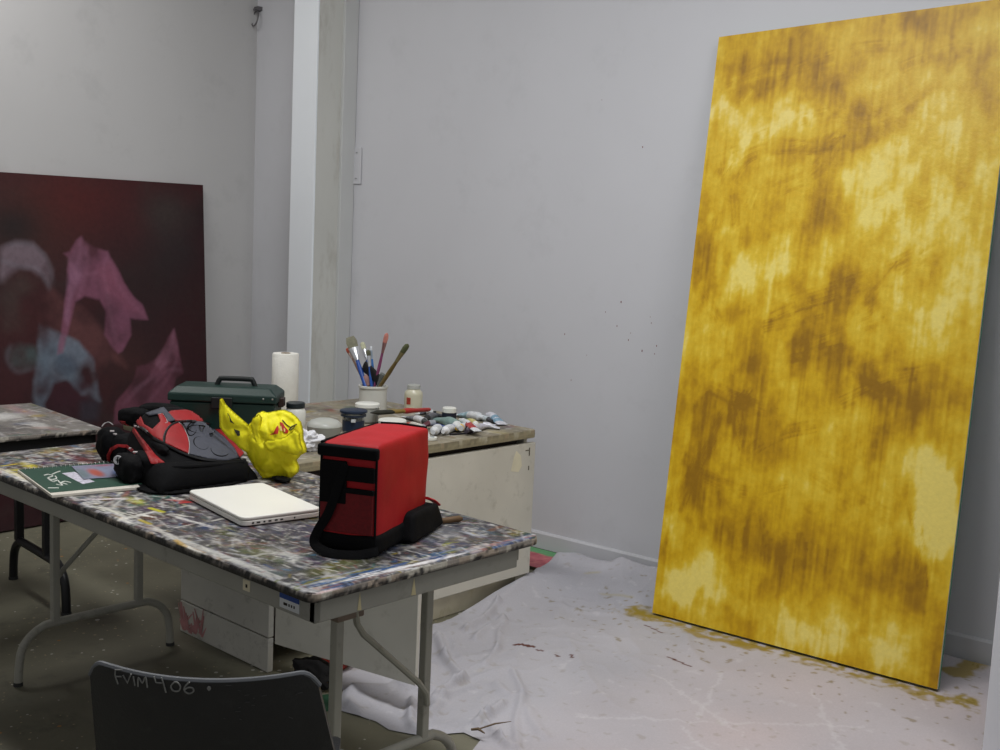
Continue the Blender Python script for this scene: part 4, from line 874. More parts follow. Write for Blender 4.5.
def bp(x, y): return (90+x*.17, 395+y*.17)      # notes taken on an enlarged view
def patch(name, pts, m, off=.006, puff=.0, label=None, par=None, st=1.3, raw=False):
    pl = pts if raw else [bp(*p) for p in pts]; v_, f_, d_, n_ = cdt(pl, st)
    me = bpy.data.meshes.new(name); me.from_pydata([tuple(bag_hit(v.x, v.y, off+puff*min(1, d/8)**.5)) for v, d in zip(v_, d_)], [], [tuple(f) for f in f_]); me.update(); me.shade_smooth(); me.materials.append(m)
    o = bpy.data.objects.new(name, me); col.objects.link(o); o.parent = par or bpk
    s = o.modifiers.new('thick', 'SOLIDIFY'); s.thickness = .004; s.offset = -1
    if label: o['label'] = label
    return o
def cord(name, pts, m, r=.002, off=.012, par=None, sm=True, label=None):
    bm = nb()
    for l in (pts if isinstance(pts[0][0], (tuple, list)) else [pts]):
        P = [bag_hit(*bp(*p), off) for p in (l)]; tube(bm, smooth_path(P, 4) if sm and len(P) > 2 else P, r, 7)
    return obj(name, bm, m, par or bpk, label=label)
BR_ = mat('backpack_red', (146, 18, 22), .55, .12, 20, bump=.1, bscale=60); BG = mat('backpack_grey', (66, 68, 78), .65, .1, 60, bump=.1, bscale=90); PIP = mat('backpack_piping', (150, 146, 146), .5)
patch('red_panel', [(438, 285), (452, 215), (480, 178), (520, 165), (545, 185), (572, 240), (582, 290), (578, 348)], BR_, .005, .004)
patch('red_panel', [(250, 128), (300, 122), (320, 175), (370, 205), (415, 160), (400, 118), (425, 112), (455, 158), (480, 175), (450, 215), (436, 282), (360, 240), (300, 195)], BR_, .005, .003)
patch('red_panel', [(455, 110), (480, 97), (560, 92), (620, 100), (665, 130), (700, 155), (640, 160), (560, 158), (500, 155)], BR_, .005, .003)
patch('red_panel', [(712, 172), (760, 188), (800, 225), (850, 280), (905, 345), (880, 370), (850, 315), (790, 250), (735, 205)], BR_, .006, .003)
patch('red_panel', [(262, 200), (300, 250), (360, 340), (440, 400), (420, 408), (350, 405), (325, 330), (290, 262)], BR_, .005, .003)
gp = patch('mesh_pocket', [(545, 172), (600, 158), (690, 165), (735, 208), (790, 252), (850, 318), (872, 372), (800, 388), (700, 380), (582, 350), (586, 290), (574, 235)], BG, .006, .006, 'grey bungee-laced pocket')
patch('grey_panel', [(330, 112), (400, 88), (430, 72), (455, 100), (500, 152), (460, 162), (432, 112), (400, 115), (350, 125)], BG, .006, .002)
cord('piping', [[(520, 160), (545, 180), (573, 238), (585, 292), (580, 350)], [(722, 180), (760, 225), (820, 275), (852, 318), (862, 352)], [(398, 114), (430, 112), (455, 158), (440, 165)]], PIP, .0016, .012)
for (ex_, ey_, rx_, ry_, rt_) in ((655, 205, 78, 24, .12), (655, 285, 48, 34, .5), (765, 325, 55, 34, .2), (600, 200, 28, 40, .3)):
    cord('bungee_cord', [[(ex_+rx_*math.cos(t)*math.cos(rt_)-ry_*math.sin(t)*math.sin(rt_), ey_+rx_*math.cos(t)*math.sin(rt_)+ry_*math.sin(t)*math.cos(rt_)) for t in [k*2*PI/14 for k in range(14 if rx_ > 50 else 11)]]], BLK, .0022, .016, gp)
cord('zipper', [[(436, 280), (440, 235), (470, 185), (530, 158), (620, 155), (712, 172)], [(205, 160), (300, 190), (370, 250), (440, 290), (560, 350), (700, 385), (880, 385)]], mat('zipper_black', (14, 14, 16), .4), .0045, .010)
patch('base_panel', [(240, 470), (300, 440), (400, 408), (560, 395), (700, 400), (860, 392), (915, 380), (935, 430), (925, 500), (800, 540), (640, 570), (480, 585), (350, 580), (285, 560), (245, 520)], BLK, .008, .010)
cord('compression_strap', [[(330, 430), (500, 425), (700, 415), (900, 400)]], BLK, .006, .018)
def lumpw(name, px_, py_, z, r, m, par=bpk, amp=.12, rz=0., label=None, pw=.72):
    c = AZ_(px_, py_, TZ+z)-BO; bm = nb(); bmesh.ops.create_icosphere(bm, subdivisions=4, radius=1); cs, sn = math.cos(rz), math.sin(rz)
    for v in bm.verts:
        v.co = Vector([math.copysign(abs(k_)**pw, k_) for k_ in v.co])*.9; d = 1+amp*fbm(v.co*1.3+c*9, 1.2); q = Vector((v.co.x*r[0], v.co.y*r[1], v.co.z*r[2]))*d; v.co = Vector((q.x*cs-q.y*sn, q.x*sn+q.y*cs, max(q.z, -z+.001)))+c
    return obj(name, bm, m, par, label=label)
lumpw('pocket_gusset', 148, 466, .050, (.09, .050, .050), BLK, rz=-.1); lumpw('pocket_gusset', 128, 448, .055, (.08, .055, .052), BLK, rz=-.2)
spk = lumpw('side_pocket', 129, 468, .046, (.085, .036, .047), BLK, rz=-.2, label='black zipped side pocket with round emblem')
lumpw('side_pocket', 112, 444, .06, (.06, .05, .06), BLK, rz=-.2)
lumpw('shoulder_strap', 136, 417, .12, (.07, .05, .035), BLK, rz=.2); lumpw('shoulder_strap', 160, 411, .14, (.08, .045, .03), BLK, rz=.5)
lumpw('shoulder_strap', 154, 447, .10, (.12, .020, .024), BLK, rz=-.15)
def wcord(name, pts, z, m, r=.003, par=bpk, flat=None):
    bm = nb(); P = [AZ_(*bp(*p), TZ+z_)-BO for p, z_ in zip(pts, z)]; tube(bm, smooth_path(P, 5), r, 8, flat=flat); return obj(name, bm, m, par)
wcord('wire_loop', [(70, 185), (85, 168), (110, 160), (135, 175)], [.125, .13, .135, .13], PIP, .0018)
btree = bvh_of([c for c in bpk.children if c.type == 'MESH' and not c.name.startswith(('piping', 'zipper', 'wire', 'compression'))])
def drape(name, pl, m, off=.003, st=.8):
    v_, f_, d_, n_ = cdt([bp(*p) for p in pl], st); bm = nb(); W = []
    for v in v_:
        dn = ray(v.x, v.y).normalized(); h = btree.ray_cast(CO, dn); W.append((h[0]-dn*off-BO) if h[0] else None)
    B_ = [bm.verts.new(w if w is not None else (0, 0, 0)) for w in W]
    for f in f_:
        if all(W[i_] is not None for i_ in f) and max((W[a_]-W[b_]).length for a_ in f for b_ in f) < .05: bm.faces.new([B_[i_] for i_ in f])
    bmesh.ops.delete(bm, geom=[v for v in bm.verts if not v.link_faces], context='VERTS'); o = obj(name, bm, m, bpk); s_ = o.modifiers.new('thick', 'SOLIDIFY'); s_.thickness = .002; return o
drape('red_trim', [(100, 405), (98, 352), (118, 312), (160, 290), (215, 292), (252, 318), (265, 345), (244, 338), (212, 310), (165, 306), (132, 328), (118, 362), (120, 410)], BR_)
drape('red_trim', [(138, 170), (170, 150), (208, 158), (204, 184), (150, 186)], BR_)
drape('red_trim', [(205, 166), (260, 192), (300, 245), (345, 300), (385, 350), (440, 398), (425, 408), (358, 405), (332, 345), (290, 282), (262, 235), (238, 200)], BR_)
for (x, y, rt_) in ((130, 212, .9), (146, 230, .2), (240, 314, .8), (266, 336, .8), (270, 184, .1), (290, 188, .1)):
    dn = ray(*bp(x, y)).normalized(); h_ = btree.ray_cast(CO, dn)
    if h_[0]: bm = nb(); box(bm, h_[0]-dn*.004-BO, (.013, .006, .005), rt_); obj('zipper_pull', bm, mat('pull_white', (204, 196, 194), .4), bpk, bevel=.001)
# round emblem on the side pocket
dn = ray(118, 460).normalized(); h_ = bvh_of([spk]).ray_cast(CO, dn); ec = (h_[0] if h_[0] else AZ_(118, 460, TZ+.06))-BO-dn*.003; toC = -dn
bm = nb(); lathe(bm, [(0, .002), (.008, .002), (.009, .003), (.0125, .003), (.014, .001), (.014, 0)], seg=24)
o = obj('emblem', bm, mat('emblem_silver', (170, 170, 172), .4, metal=.3), bpk); o.rotation_euler = Vector((toC.x-.15, toC.y-.25, toC.z)).to_track_quat('Z', 'Y').to_euler(); o.location = ec
bm = nb(); box(bm, (0, 0, .0035), (.003, .018, .001)); box(bm, (0, 0, .0035), (.010, .003, .001)); obj('emblem_mark', bm, BLK, o)

# ================================================================ YELLOW PLASTIC BAG
YM = mat('yellow_plastic', (240, 230, 30), .6, .04, 14, bump=.3, bscale=40, spec=.3)
YM.node_tree.nodes['Principled BSDF'].inputs['Subsurface Weight'].default_value = .15; YM.node_tree.nodes['Principled BSDF'].inputs['Subsurface Radius'].default_value = (.06, .05, .01)
yc = AZ_(278, 478, TZ); ybg = empty('plastic_bag', (yc.x, yc.y, TZ), 0, 'crumpled bright yellow plastic carrier bag behind the backpack', 'bag')
vd = Vector((-CF.x, -CF.y, 0)).normalized()           # towards the viewer, horizontal
def ypl(px_, py_):
    d = ray(px_, py_); return CO+d*((yc-CO).dot(vd)/d.dot(vd))-Vector((yc.x, yc.y, TZ))
def inflate(name, pl, thick, m, par, st=1.5, back=.8, shift=0., crum=.012, zmin=.001, label=None):
    v_, f_, d_, n_ = cdt(pl, st); me = bpy.data.meshes.new(name); V = []; dm = max(d_)
    for sgn in (1, -back):
        for v, d in zip(v_, d_):
            p = ypl(v.x, v.y); k = (1-(1-min(1, d/dm))**2)**.5
            w_ = p+.018*noise.noise_vector(p*8)+vd*(.2*sgn); st_ = Vector((w_.x, w_.y, w_.z*.6)); v1 = noise.voronoi(st_*13)[0]; v2 = noise.voronoi(st_*30)[0]; rr = crum*(1.5*min(.5, v1[0])+.9*(1-min(1, (v1[1]-v1[0])*3.5))+.5*(1-min(1, (v2[1]-v2[0])*3)))
            q = p+vd*(sgn*(thick*k-rr*min(1, d/5)))+vd*shift; q.z = max(q.z, zmin); V.append(tuple(q))
    n = len(v_); F = [tuple(f) for f in f_]+[tuple(i+n for i in reversed(f)) for f in f_]
    # delaunay keeps outline order in input order; join along mesh border
    from collections import Counter
    ec_ = Counter(); dr = {}
    for f in f_:
        for a, b in zip(f, list(f[1:])+[f[0]]): ec_[frozenset((a, b))] += 1; dr[frozenset((a, b))] = (a, b)
    for e_, c in ec_.items():
        if c == 1: a, b = dr[e_]; F.append((b, a, a+n, b+n))
    me.from_pydata(V, [], F); me.update(); me.shade_smooth(); me.materials.append(m); o = bpy.data.objects.new(name, me); col.objects.link(o); o.parent = par
    if label: o['label'] = label
    return o
def yb(x, y): return (160+x*.1733, 370+y*.1733)
body = inflate('bag_body', [yb(*p) for p in [(545, 275), (560, 250), (590, 235), (620, 244), (680, 232), (715, 228), (760, 245), (790, 270), (815, 300), (828, 350), (830, 400), (848, 450), (845, 475), (815, 490), (790, 520), (805, 560), (800, 590), (760, 622), (700, 618), (640, 622), (600, 628), (575, 600), (545, 560), (500, 480), (480, 430), (470, 380), (500, 330)]], .075, YM, ybg, st=1.15, crum=.011)
inflate('bag_handle', [yb(*p) for p in [(358, 165), (368, 152), (378, 158), (395, 190), (430, 225), (480, 268), (525, 308), (545, 330), (560, 380), (560, 450), (520, 470), (470, 440), (440, 405), (410, 385), (375, 345), (358, 320), (355, 240)]], .018, YM, ybg, shift=.03, crum=.006)
deps = bpy.context.evaluated_depsgraph_get(); deps.update()
inflate('fold_lip', [yb(*p) for p in [(618, 392), (650, 384), (700, 376), (745, 366), (775, 340), (800, 322), (826, 345), (832, 400), (846, 440), (820, 470), (790, 470), (740, 450), (700, 440), (660, 450), (635, 430)]], .020, YM, ybg, shift=.058, crum=.006)
inflate('fold_lip', [yb(*p) for p in [(556, 262), (592, 240), (612, 262), (604, 300), (600, 350), (620, 410), (600, 450), (572, 400), (552, 340), (545, 300)]], .014, YM, ybg, shift=.050, crum=.006)
ytree = bvh_of([c for c in ybg.children if c.type == 'MESH'])
def decal(name, polys, m, tree, par, off=.002, tubes=False, r=.0015, st=1.0, fn=yb):
    bm = nb(); base_ = par.location if par.parent is None else par.parent.location
    for pl in polys:
        if tubes:
            P = []
            for a, b in zip(pl, pl[1:]):
                for k in range(4): P.append((a[0]+(b[0]-a[0])*k/4, a[1]+(b[1]-a[1])*k/4))
            P.append(pl[-1]); W = []
            for p in P:
                h = tree.ray_cast(CO, ray(*fn(*p)).normalized())
                if h[0]: W.append(h[0]-ray(*fn(*p)).normalized()*off-base_)
            if len(W) > 1: tube(bm, W, r, 6)
        else:
            v_, f_, d_, n_ = cdt([fn(*p) for p in pl], st); W = []
            for v in v_:
                dn = ray(v.x, v.y).normalized(); h = tree.ray_cast(CO, dn); W.append(bm.verts.new((h[0]-dn*off-base_) if h[0] else Vector((0, 0, 0))))
            for f in f_: bm.faces.new([W[i] for i in f])
    return obj(name, bm, m, par)
YK = mat('bag_ink', (36, 34, 20), .6); YR = mat('bag_red', (186, 40, 30), .5)
decal('printed_logo', [[(690, 300), (708, 304), (722, 328), (742, 350), (738, 364), (718, 366), (702, 340)], [(628, 376), (655, 362), (670, 330), (682, 318), (686, 345), (680, 368), (650, 373)]], YR, ytree, body, .003)
decal('logo_detail', [[(690, 325), (700, 322), (706, 350), (696, 352)], [(714, 335), (722, 340), (722, 358), (714, 354)]], mat('bag_cream', (226, 206, 120), .5), ytree, body, .0045)
decal('ink_print', [[(706, 288), (730, 315), (752, 330), (790, 312)], [(752, 348), (772, 335), (778, 315)], [(760, 330), (745, 345)]], YK, ytree, body, .0035, True, .0016)
decal('ink_print', [[(400, 262), (412, 290), (428, 312), (405, 300), (398, 262)], [(425, 340), (460, 352), (462, 378), (448, 382), (435, 360)]], YK, ytree, body, .0035)
decal('ink_print', [[(390, 250), (404, 275)]], YK, ytree, body, .0035, True, .0012)
o = lump('black_cord', (AZ_(287, 481, TZ).x, AZ_(287, 481, TZ).y-.02, TZ+.001), (.035, .022, .008), BLK, 'small black pouch under the edge of the yellow bag', 'pouch')
o.name = 'small_pouch'

# ================================================================ TOOLBOX
GRN = mat('toolbox_green', (16, 46, 40), .45, .1, 10, bump=.08, bscale=120, spec=.5)
GR2 = mat('toolbox_black', (20, 26, 26), .5, .1, 10)
TBH = .150
pR = AZ_(276.5, 397, .73+TBH); ty = math.radians(44)
tbx = empty('toolbox', (pR.x, pR.y, .73), ty, 'dark green plastic toolbox with black carry handle behind the backpack', 'toolbox')
TBL = .415; TD = .20      # local x: -TBL..0, y: 0..TD (away)
def tbox(bm, x0, x1, y0, y1, z0, z1, t=.0, n=1):
    v = [bm.verts.new((x, y, z)) for z, s in ((z0, t if z0 < .05 else 0), (z1, 0)) for x, y in ((x0+s, y0+s), (x1-s, y0+s), (x1-s, y1-s), (x0+s, y1-s))]
    for f in ((3, 2, 1, 0), (4, 5, 6, 7), (0, 1, 5, 4), (1, 2, 6, 5), (2, 3, 7, 6), (3, 0, 4, 7)): bm.faces.new([v[i] for i in f])
bm = nb(); tbox(bm, -TBL+.006, -.006, .006, TD-.006, 0, .118, .010); obj('body', bm, GRN, tbx, bevel=.008)
bm = nb(); v = [(-TBL, 0, .12), (0, 0, .12), (0, TD, .12), (-TBL, TD, .12), (-TBL, 0, .150), (0, 0, .150), (0, TD, .150), (-TBL, TD, .150), (-TBL+.03, .03, .176), (-.03, .03, .176), (-.03, TD-.03, .176), (-TBL+.03, TD-.03, .176)]
v = [bm.verts.new(p) for p in v]; bm.faces.new(v[3::-1]); bm.faces.new(v[8:])
for a in (0, 4):
    for k in range(4): bm.faces.new((v[a+k], v[a+(k+1) % 4], v[a+4+(k+1) % 4], v[a+4+k]))
lid = obj('lid', bm, GRN, tbx, bevel=.006)
bm = nb(); hx = -TBL*.42
tube(bm, smooth_path([(hx-.075, TD*.5, .172), (hx-.064, TD*.5, .196), (hx-.052, TD*.5, .201), (hx+.052, TD*.5, .201), (hx+.064, TD*.5, .196), (hx+.075, TD*.5, .172)], 5), .010, 10, up=(0, 1, 0)); obj('handle', bm, GR2, lid)
for x in (-TBL*.5,): boxo('latch', (x-.04, -.006, .095), (x+.04, .006, .140), GR2, tbx, .004)
boxo('latch', (-.006, TD*.35, .10), (.016, TD*.35+.05, .135), mat('latch_brown', (50, 34, 30), .5), tbx, .004)
bm = nb()
for x in (-.05, -.015): box(bm, (x, -.001, .140), (.006, .003, .006))
obj('rivet', bm, mat('rivet_metal', (190, 190, 185), .3, metal=.6), lid, bevel=.001)

# ================================================================ THINGS ON THE CABINET
CZ = .73
def put(name, px_, py_, label, cat, group=None, z=CZ, rz=0.):
    p = AZ_(px_, py_, z); return empty(name, (p.x, p.y, z), rz, label, cat, group)
CLEAR = mat('clear_plastic', (225, 228, 228), .12, .02, 5, trans=.9, spec=.5)
FROST = mat('frosted_plastic', (214, 216, 210), .35, .05, 8, trans=.45)
WPL = mat('white_plastic', (226, 226, 218), .4, .03, 10)
# paper towel roll
t = put('paper_towel_roll', 284.5, 408, 'standing white roll of paper towels in front of the column', 'paper towels')
latheo('sheets', [(.021, .0), (.058, 0), (.0595, .004), (.0595, .12), (.0585, .243), (.056, .247), (.022, .247), (.021, .0)], mat('towel_paper', (232, 230, 222), .9, .04, 30, bump=.25, bscale=130), t)
latheo('cardboard_core', [(.018, .001), (.0205, .001), (.0205, .249), (.018, .249), (.018, .001)], mat('cardboard', (150, 130, 104), .8), t)
# white jar, dark lid
t = put('glue_jar', 295, 430, 'white plastic jar with a black screw lid beside the toolbox', 'jar')
latheo('jar', [(0, 0), (.038, 0), (.041, .005), (.041, .075), (.036, .085), (.033, .09), (0, .09)], WPL, t); latheo('lid', [(0, .112), (.034, .112), (.037, .109), (.037, .092), (.034, .090), (0, .09)], mat('lid_black', (30, 38, 42), .4), t)
# clear round tub
t = put('plastic_tub', 324, 439, 'clear shallow plastic tub with milky contents behind the cooler bag', 'container')
latheo('tub', [(0, .001), (.052, .001), (.06, .01), (.066, .05), (.068, .052), (.064, .052), (.058, .012), (.05, .004), (0, .004)], FROST, t)
latheo('contents', [(0, .005), (.05, .005), (.056, .012), (.059, .03), (0, .032)], mat('milky', (196, 190, 172), .5, .15, 40), t)
latheo('domed_lid', [(.068, .052), (.066, .060), (.052, .072), (.03, .079), (0, .081)], FROST, t)
# crumpled paper towel between bag and cooler
bm = nb(); bmesh.ops.create_icosphere(bm, subdivisions=5, radius=1)
for v in bm.verts:
    d = 1+.35*abs(noise.noise(v.co*2.3))*2-.2+.10*noise.noise(v.co*7); v.co = Vector((v.co.x*.05*d, v.co.y*.075*d, max(v.co.z*.042*d, -.03)+.03))
o = obj('crumpled_tissue', bm, mat('tissue', (216, 216, 220), .9, .06, 20)); p = AZ_(309, 453, CZ); o.location = (p.x-.05, p.y+.02, CZ+.001)
tag(o, 'crumpled white tissue with red spots on the cabinet edge beside the yellow bag', 'tissue')
# glass jar with navy lid
t = put('paint_jar', 353, 432, 'squat glass paint jar with a navy blue lid and label', 'jar')
NAV = mat('navy', (26, 40, 62), .4, .1, 10)
latheo('glass', [(0, .001), (.040, .001), (.043, .006), (.043, .060), (.036, .068), (.036, .078), (.033, .078), (.033, .066), (.040, .058), (.040, .006), (0, .005)], CLEAR, t)
latheo('paint_fill', [(0, .007), (.038, .007), (.038, .045), (0, .046)], mat('blue_grey_paint', (96, 116, 132), .5, .2, 30), t)
latheo('label_band', [(.0435, .008), (.0438, .008), (.0438, .05), (.0435, .05)], NAV, t)
latheo('lid', [(0, .090), (.052, .090), (.055, .088), (.055, .081), (.050, .078), (0, .078)], NAV, t)
latheo('rim', [(.036, .070), (.051, .0715), (.051, .0655), (.036, .066)], NAV, t)
bm = nb(); d = Vector((-t.location.x, -t.location.y)).normalized(); box(bm, (d.x*.0445, d.y*.0445, .052), (.018, .018, .012), math.atan2(d.y, d.x)); obj('label_patch', bm, mat('patch_white', (200, 204, 206), .5), t, bevel=.002)
# white lidded tub
t = put('plastic_tub', 367, 422, 'frosted tub with a wide white lid in front of the brush crock', 'container')
latheo('tub', [(0, .001), (.040, .001), (.046, .006), (.050, .066), (.047, .066), (.043, .008), (0, .006)], FROST, t); latheo('contents', [(0, .007), (.043, .007), (.045, .03), (0, .032)], mat('brown_paint', (128, 112, 84), .5, .2, 20), t)
latheo('lid', [(0, .082), (.048, .082), (.0525, .079), (.0535, .066), (.050, .066), (0, .070)], WPL, t)
# flat tub under the big brush
t = put('medium_tub', 392, 430, 'low white tub with dark lettering, red-handled brush across it', 'container')
latheo('tub', [(0, 0), (.052, 0), (.056, .005), (.058, .040), (.054, .044), (0, .044)], WPL, t)
bm = nb(); a0 = math.atan2(-t.location.y, -t.location.x)
for k in range(8):
    a = a0-.35+k*.14; x, y = math.cos(a)*.0583, math.sin(a)*.0583; box(bm, (x, y, .03), (.001, .0022, .013), a)
    if k % 2: box(bm, (x, y, .024 if k % 4 == 1 else .036), (.001, .006, .002), a+.03)
obj('lettering', bm, mat('dark_print', (40, 34, 30), .7), t, smooth=False)
# crock
ck = put('brush_crock', 372.5, 412, 'white ceramic crock holding paintbrushes', 'crock')
latheo('pot', [(0, 0), (.058, 0), (.062, .004), (.062, .108), (.067, .112), (.067, .120), (.064, .122), (.060, .120), (.058, .112), (.057, .012), (0, .010)], mat('crock_white', (206, 206, 198), .35, .05, 9, dirt=(180, 176, 160), dirt_amt=.4), ck)
CP = ck.location
def brush(px_, py_, name, label, hc, fc, bc, bw, bl, fl, flat=.35, basex=0., basey=0., hr=.005, dy=0., hname=None):
    """brush with its tip at a pixel, foot inside the crock"""
    tip = at(px_, py_, 1, CP.y+dy); foot = Vector((CP.x+basex, CP.y+basey, CZ+.014)); d = (tip-foot); L_ = d.length; q = d.to_track_quat('Z', 'Y')
    r = empty(name, foot, 0, label, 'paintbrush', 'brushes in the crock'); r.rotation_mode = 'QUATERNION'
    # keep the flat side towards the room
    z = d.normalized(); xax = Vector((CR.x, CR.y, 0)); xax = (xax-z*xax.dot(z)).normalized(); yax = z.cross(xax); r.rotation_quaternion = Matrix((xax, yax, z)).transposed().to_quaternion()
    hl = L_-bl-fl
    bm = nb(); tube(bm, [(0, 0, 0), (0, 0, hl*.3), (0, 0, hl*.75), (0, 0, hl)], [hr*.45, hr*.9, hr*1.25, hr*.9], 10, up=(0, 1, 0)); obj('handle', bm, mat('handle_'+'_'.join(map(str, hc)), hc, .35, .25, 40), r)
    bm = nb(); tube(bm, [(0, 0, hl-.004), (0, 0, hl+fl*.5), (0, 0, hl+fl)], [hr*1.05, max(hr, bw*.8), bw], 14, flat=[1, .7, flat], up=(0, 1, 0)); obj('ferrule', bm, mat('ferrule_'+'_'.join(map(str, fc)), fc, .3, .1, 30, metal=.75), r)
    bm = nb(); tube(bm, [(0, 0, hl+fl), (0, 0, hl+fl+bl*.5), (0, 0, hl+fl+bl*.85), (0, 0, L_)], [bw*.97, bw*1.08, bw*.9, bw*(.75 if bw > .012 else .25)], 14, flat=[flat, flat*1.1, flat, flat*.5], up=(0, 1, 0)); obj('bristles', bm, mat('bristle_'+'_'.join(map(str, bc)), bc, .9, .3, 60), r)
    return r
SIL = (206, 208, 212)
brush(350, 337, 'paintbrush', 'wide flat paintbrush with grey bristles and blue handle in the crock', (36, 74, 150), SIL, (120, 118, 100), .024, .055, .06, .3, .025, -.02, .009)
brush(347, 348, 'paintbrush', 'thin brush with orange-red tip at the crock left side', (150, 120, 104), (196, 170, 160), (176, 84, 60), .009, .03, .03, .5, .03, .01, .005, .03)
brush(362, 342, 'paintbrush', 'pale bristled brush standing behind the blue-handled brushes', (40, 82, 156), SIL, (176, 176, 150), .011, .035, .05, .4, .02, .03, .005, .04)
brush(368, 350, 'paintbrush', 'dark tipped brush with silver ferrule and blue handle', (40, 84, 160), SIL, (84, 84, 66), .010, .026, .045, .5, .02, -.01, .006, .0)
brush(371, 346, 'paintbrush', 'slim light blue brush standing upright in the crock', (60, 120, 190), (190, 205, 220), (200, 205, 210), .006, .02, .035, .6, .0, .02, .005, .02)
brush(387, 333, 'paintbrush', 'tall brush with pink tip and magenta-stained handle', (136, 70, 110), (160, 120, 120), (196, 128, 116), .010, .045, .045, .5, -.02, .0, .006, .0)
brush(408, 344, 'paintbrush', 'long olive-handled brush leaning right out of the crock', (110, 92, 50), (140, 132, 96), (88, 92, 64), .012, .050, .05, .5, -.035, -.01, .008, .0)
# palette spatula etc in the crock
def crockthing(name, label, cat, pts, r, flat, m, hr=None):
    P = [at(x, y, 1, CP.y) for x, y in pts]; e_ = empty(name, (CP.x, CP.y, CZ+.012), 0, label, cat); bm = nb(); tube(bm, smooth_path([p-e_.location for p in P], 4), r, 14, flat=flat, up=(0, 1, 0)); obj('blade', bm, m, e_)
    bm = nb(); tube(bm, [P[0]-e_.location, Vector((0, 0, .002))+Vector((.0, -.0, 0))], .005, 8); obj('handle', bm, mat('brown_wood', (92, 68, 42), .6, .25, 30), e_); return e_
crockthing('scraper', 'black rubber scraper leaning left inside the brush crock', 'scraper', [(379, 381), (372, 373), (364, 366)], .026, .3, mat('rubber_black', (14, 14, 18), .6))
crockthing('sponge_brush', 'pinkish round sponge dabber in the crock mouth', 'sponge', [(368, 386), (367, 381), (365, 377)], .022, .7, mat('sponge_pink', (150, 116, 112), .9, .2, 40, bump=.3))
crockthing('sponge_brush', 'grey round brush head in the crock mouth at the right', 'sponge', [(379, 387), (381, 380), (383, 374)], .014, .7, mat('sponge_grey', (92, 96, 94), .9, .2, 40, bump=.3))
# squat bottle
t = put('medium_bottle', 413, 411, 'small squat bottle of cream painting medium right of the crock', 'bottle')
latheo('bottle', [(0, 0), (.036, 0), (.041, .005), (.042, .075), (.040, .088), (.030, .098), (.027, .104), (0, .104)], mat('cream_liquid', (204, 200, 176), .3, .08, 12, spec=.6), t)
latheo('cap', [(0, .122), (.027, .122), (.030, .119), (.030, .103), (0, .103)], FROST, t)
bm = nb(); a0 = math.atan2(-t.location.y, -t.location.x)-.55
for k in range(10):
    a = a0-.25+k*.05; vs_ = [(math.cos(a+da)*.0428, math.sin(a+da)*.0428, z) for da, z in ((0, .035), (.05, .035), (.05, .066), (0, .066))]; bm.faces.new([bm.verts.new(p) for p in vs_])
obj('label', bm, mat('label_red', (160, 60, 46), .6, .5, 60), t, smooth=False, label='faded red printed label')
# big brush lying across the tub
b0 = AZ_(371, 413, CZ+.055); b1 = AZ_(430, 409.5, CZ+.028)
bb = empty('paintbrush', b0, 0, 'large black-bristled brush with red handle lying across a tub', 'paintbrush'); d = (b1-b0); Lb = d.length
bm = nb(); bb.rotation_mode = 'QUATERNION'; z = d.normalized(); xx_ = z.cross(Vector((0, 0, 1))).normalized(); yy_ = z.cross(xx_); bb.rotation_quaternion = Matrix((xx_, yy_, z)).transposed().to_quaternion()
tube(bm, [(0, 0, 0), (0, 0, .03*Lb/.25), (0, 0, .32*Lb), (0, 0, .34*Lb)], [.006, .024, .020, .017], 14, flat=[.3, .4, .45, .45], up=(0, 1, 0)); obj('bristles', bm, mat('bristle_black', (34, 34, 24), .8, .4, 50), bb)
bm = nb(); tube(bm, [(0, 0, .32*Lb), (0, 0, .43*Lb), (0, 0, .54*Lb)], [.018, .014, .011], 14, flat=[.5, .7, .9], up=(0, 1, 0)); obj('ferrule', bm, mat('brass', (170, 140, 70), .4, metal=.6), bb)
bm = nb(); tube(bm, [(0, 0, .53*Lb), (0, 0, .6*Lb), (0, 0, .75*Lb), (0, 0, .97*Lb), (0, 0, Lb)], [.011, .013, .009, .009, .006], 12); obj('handle', bm, mat('red_lacquer', (178, 42, 34), .35, .1, 20), bb)
# paint pot
t = put('paint_pot', 449, 420, 'small black paint pot with a white lid among the paint tubes', 'jar')
latheo('pot', [(0, 0), (.028, 0), (.031, .004), (.032, .034), (0, .036)], mat('pot_black', (34, 36, 52), .4), t); latheo('lid', [(0, .056), (.028, .056), (.031, .053), (.031, .035), (0, .035)], WPL, t)
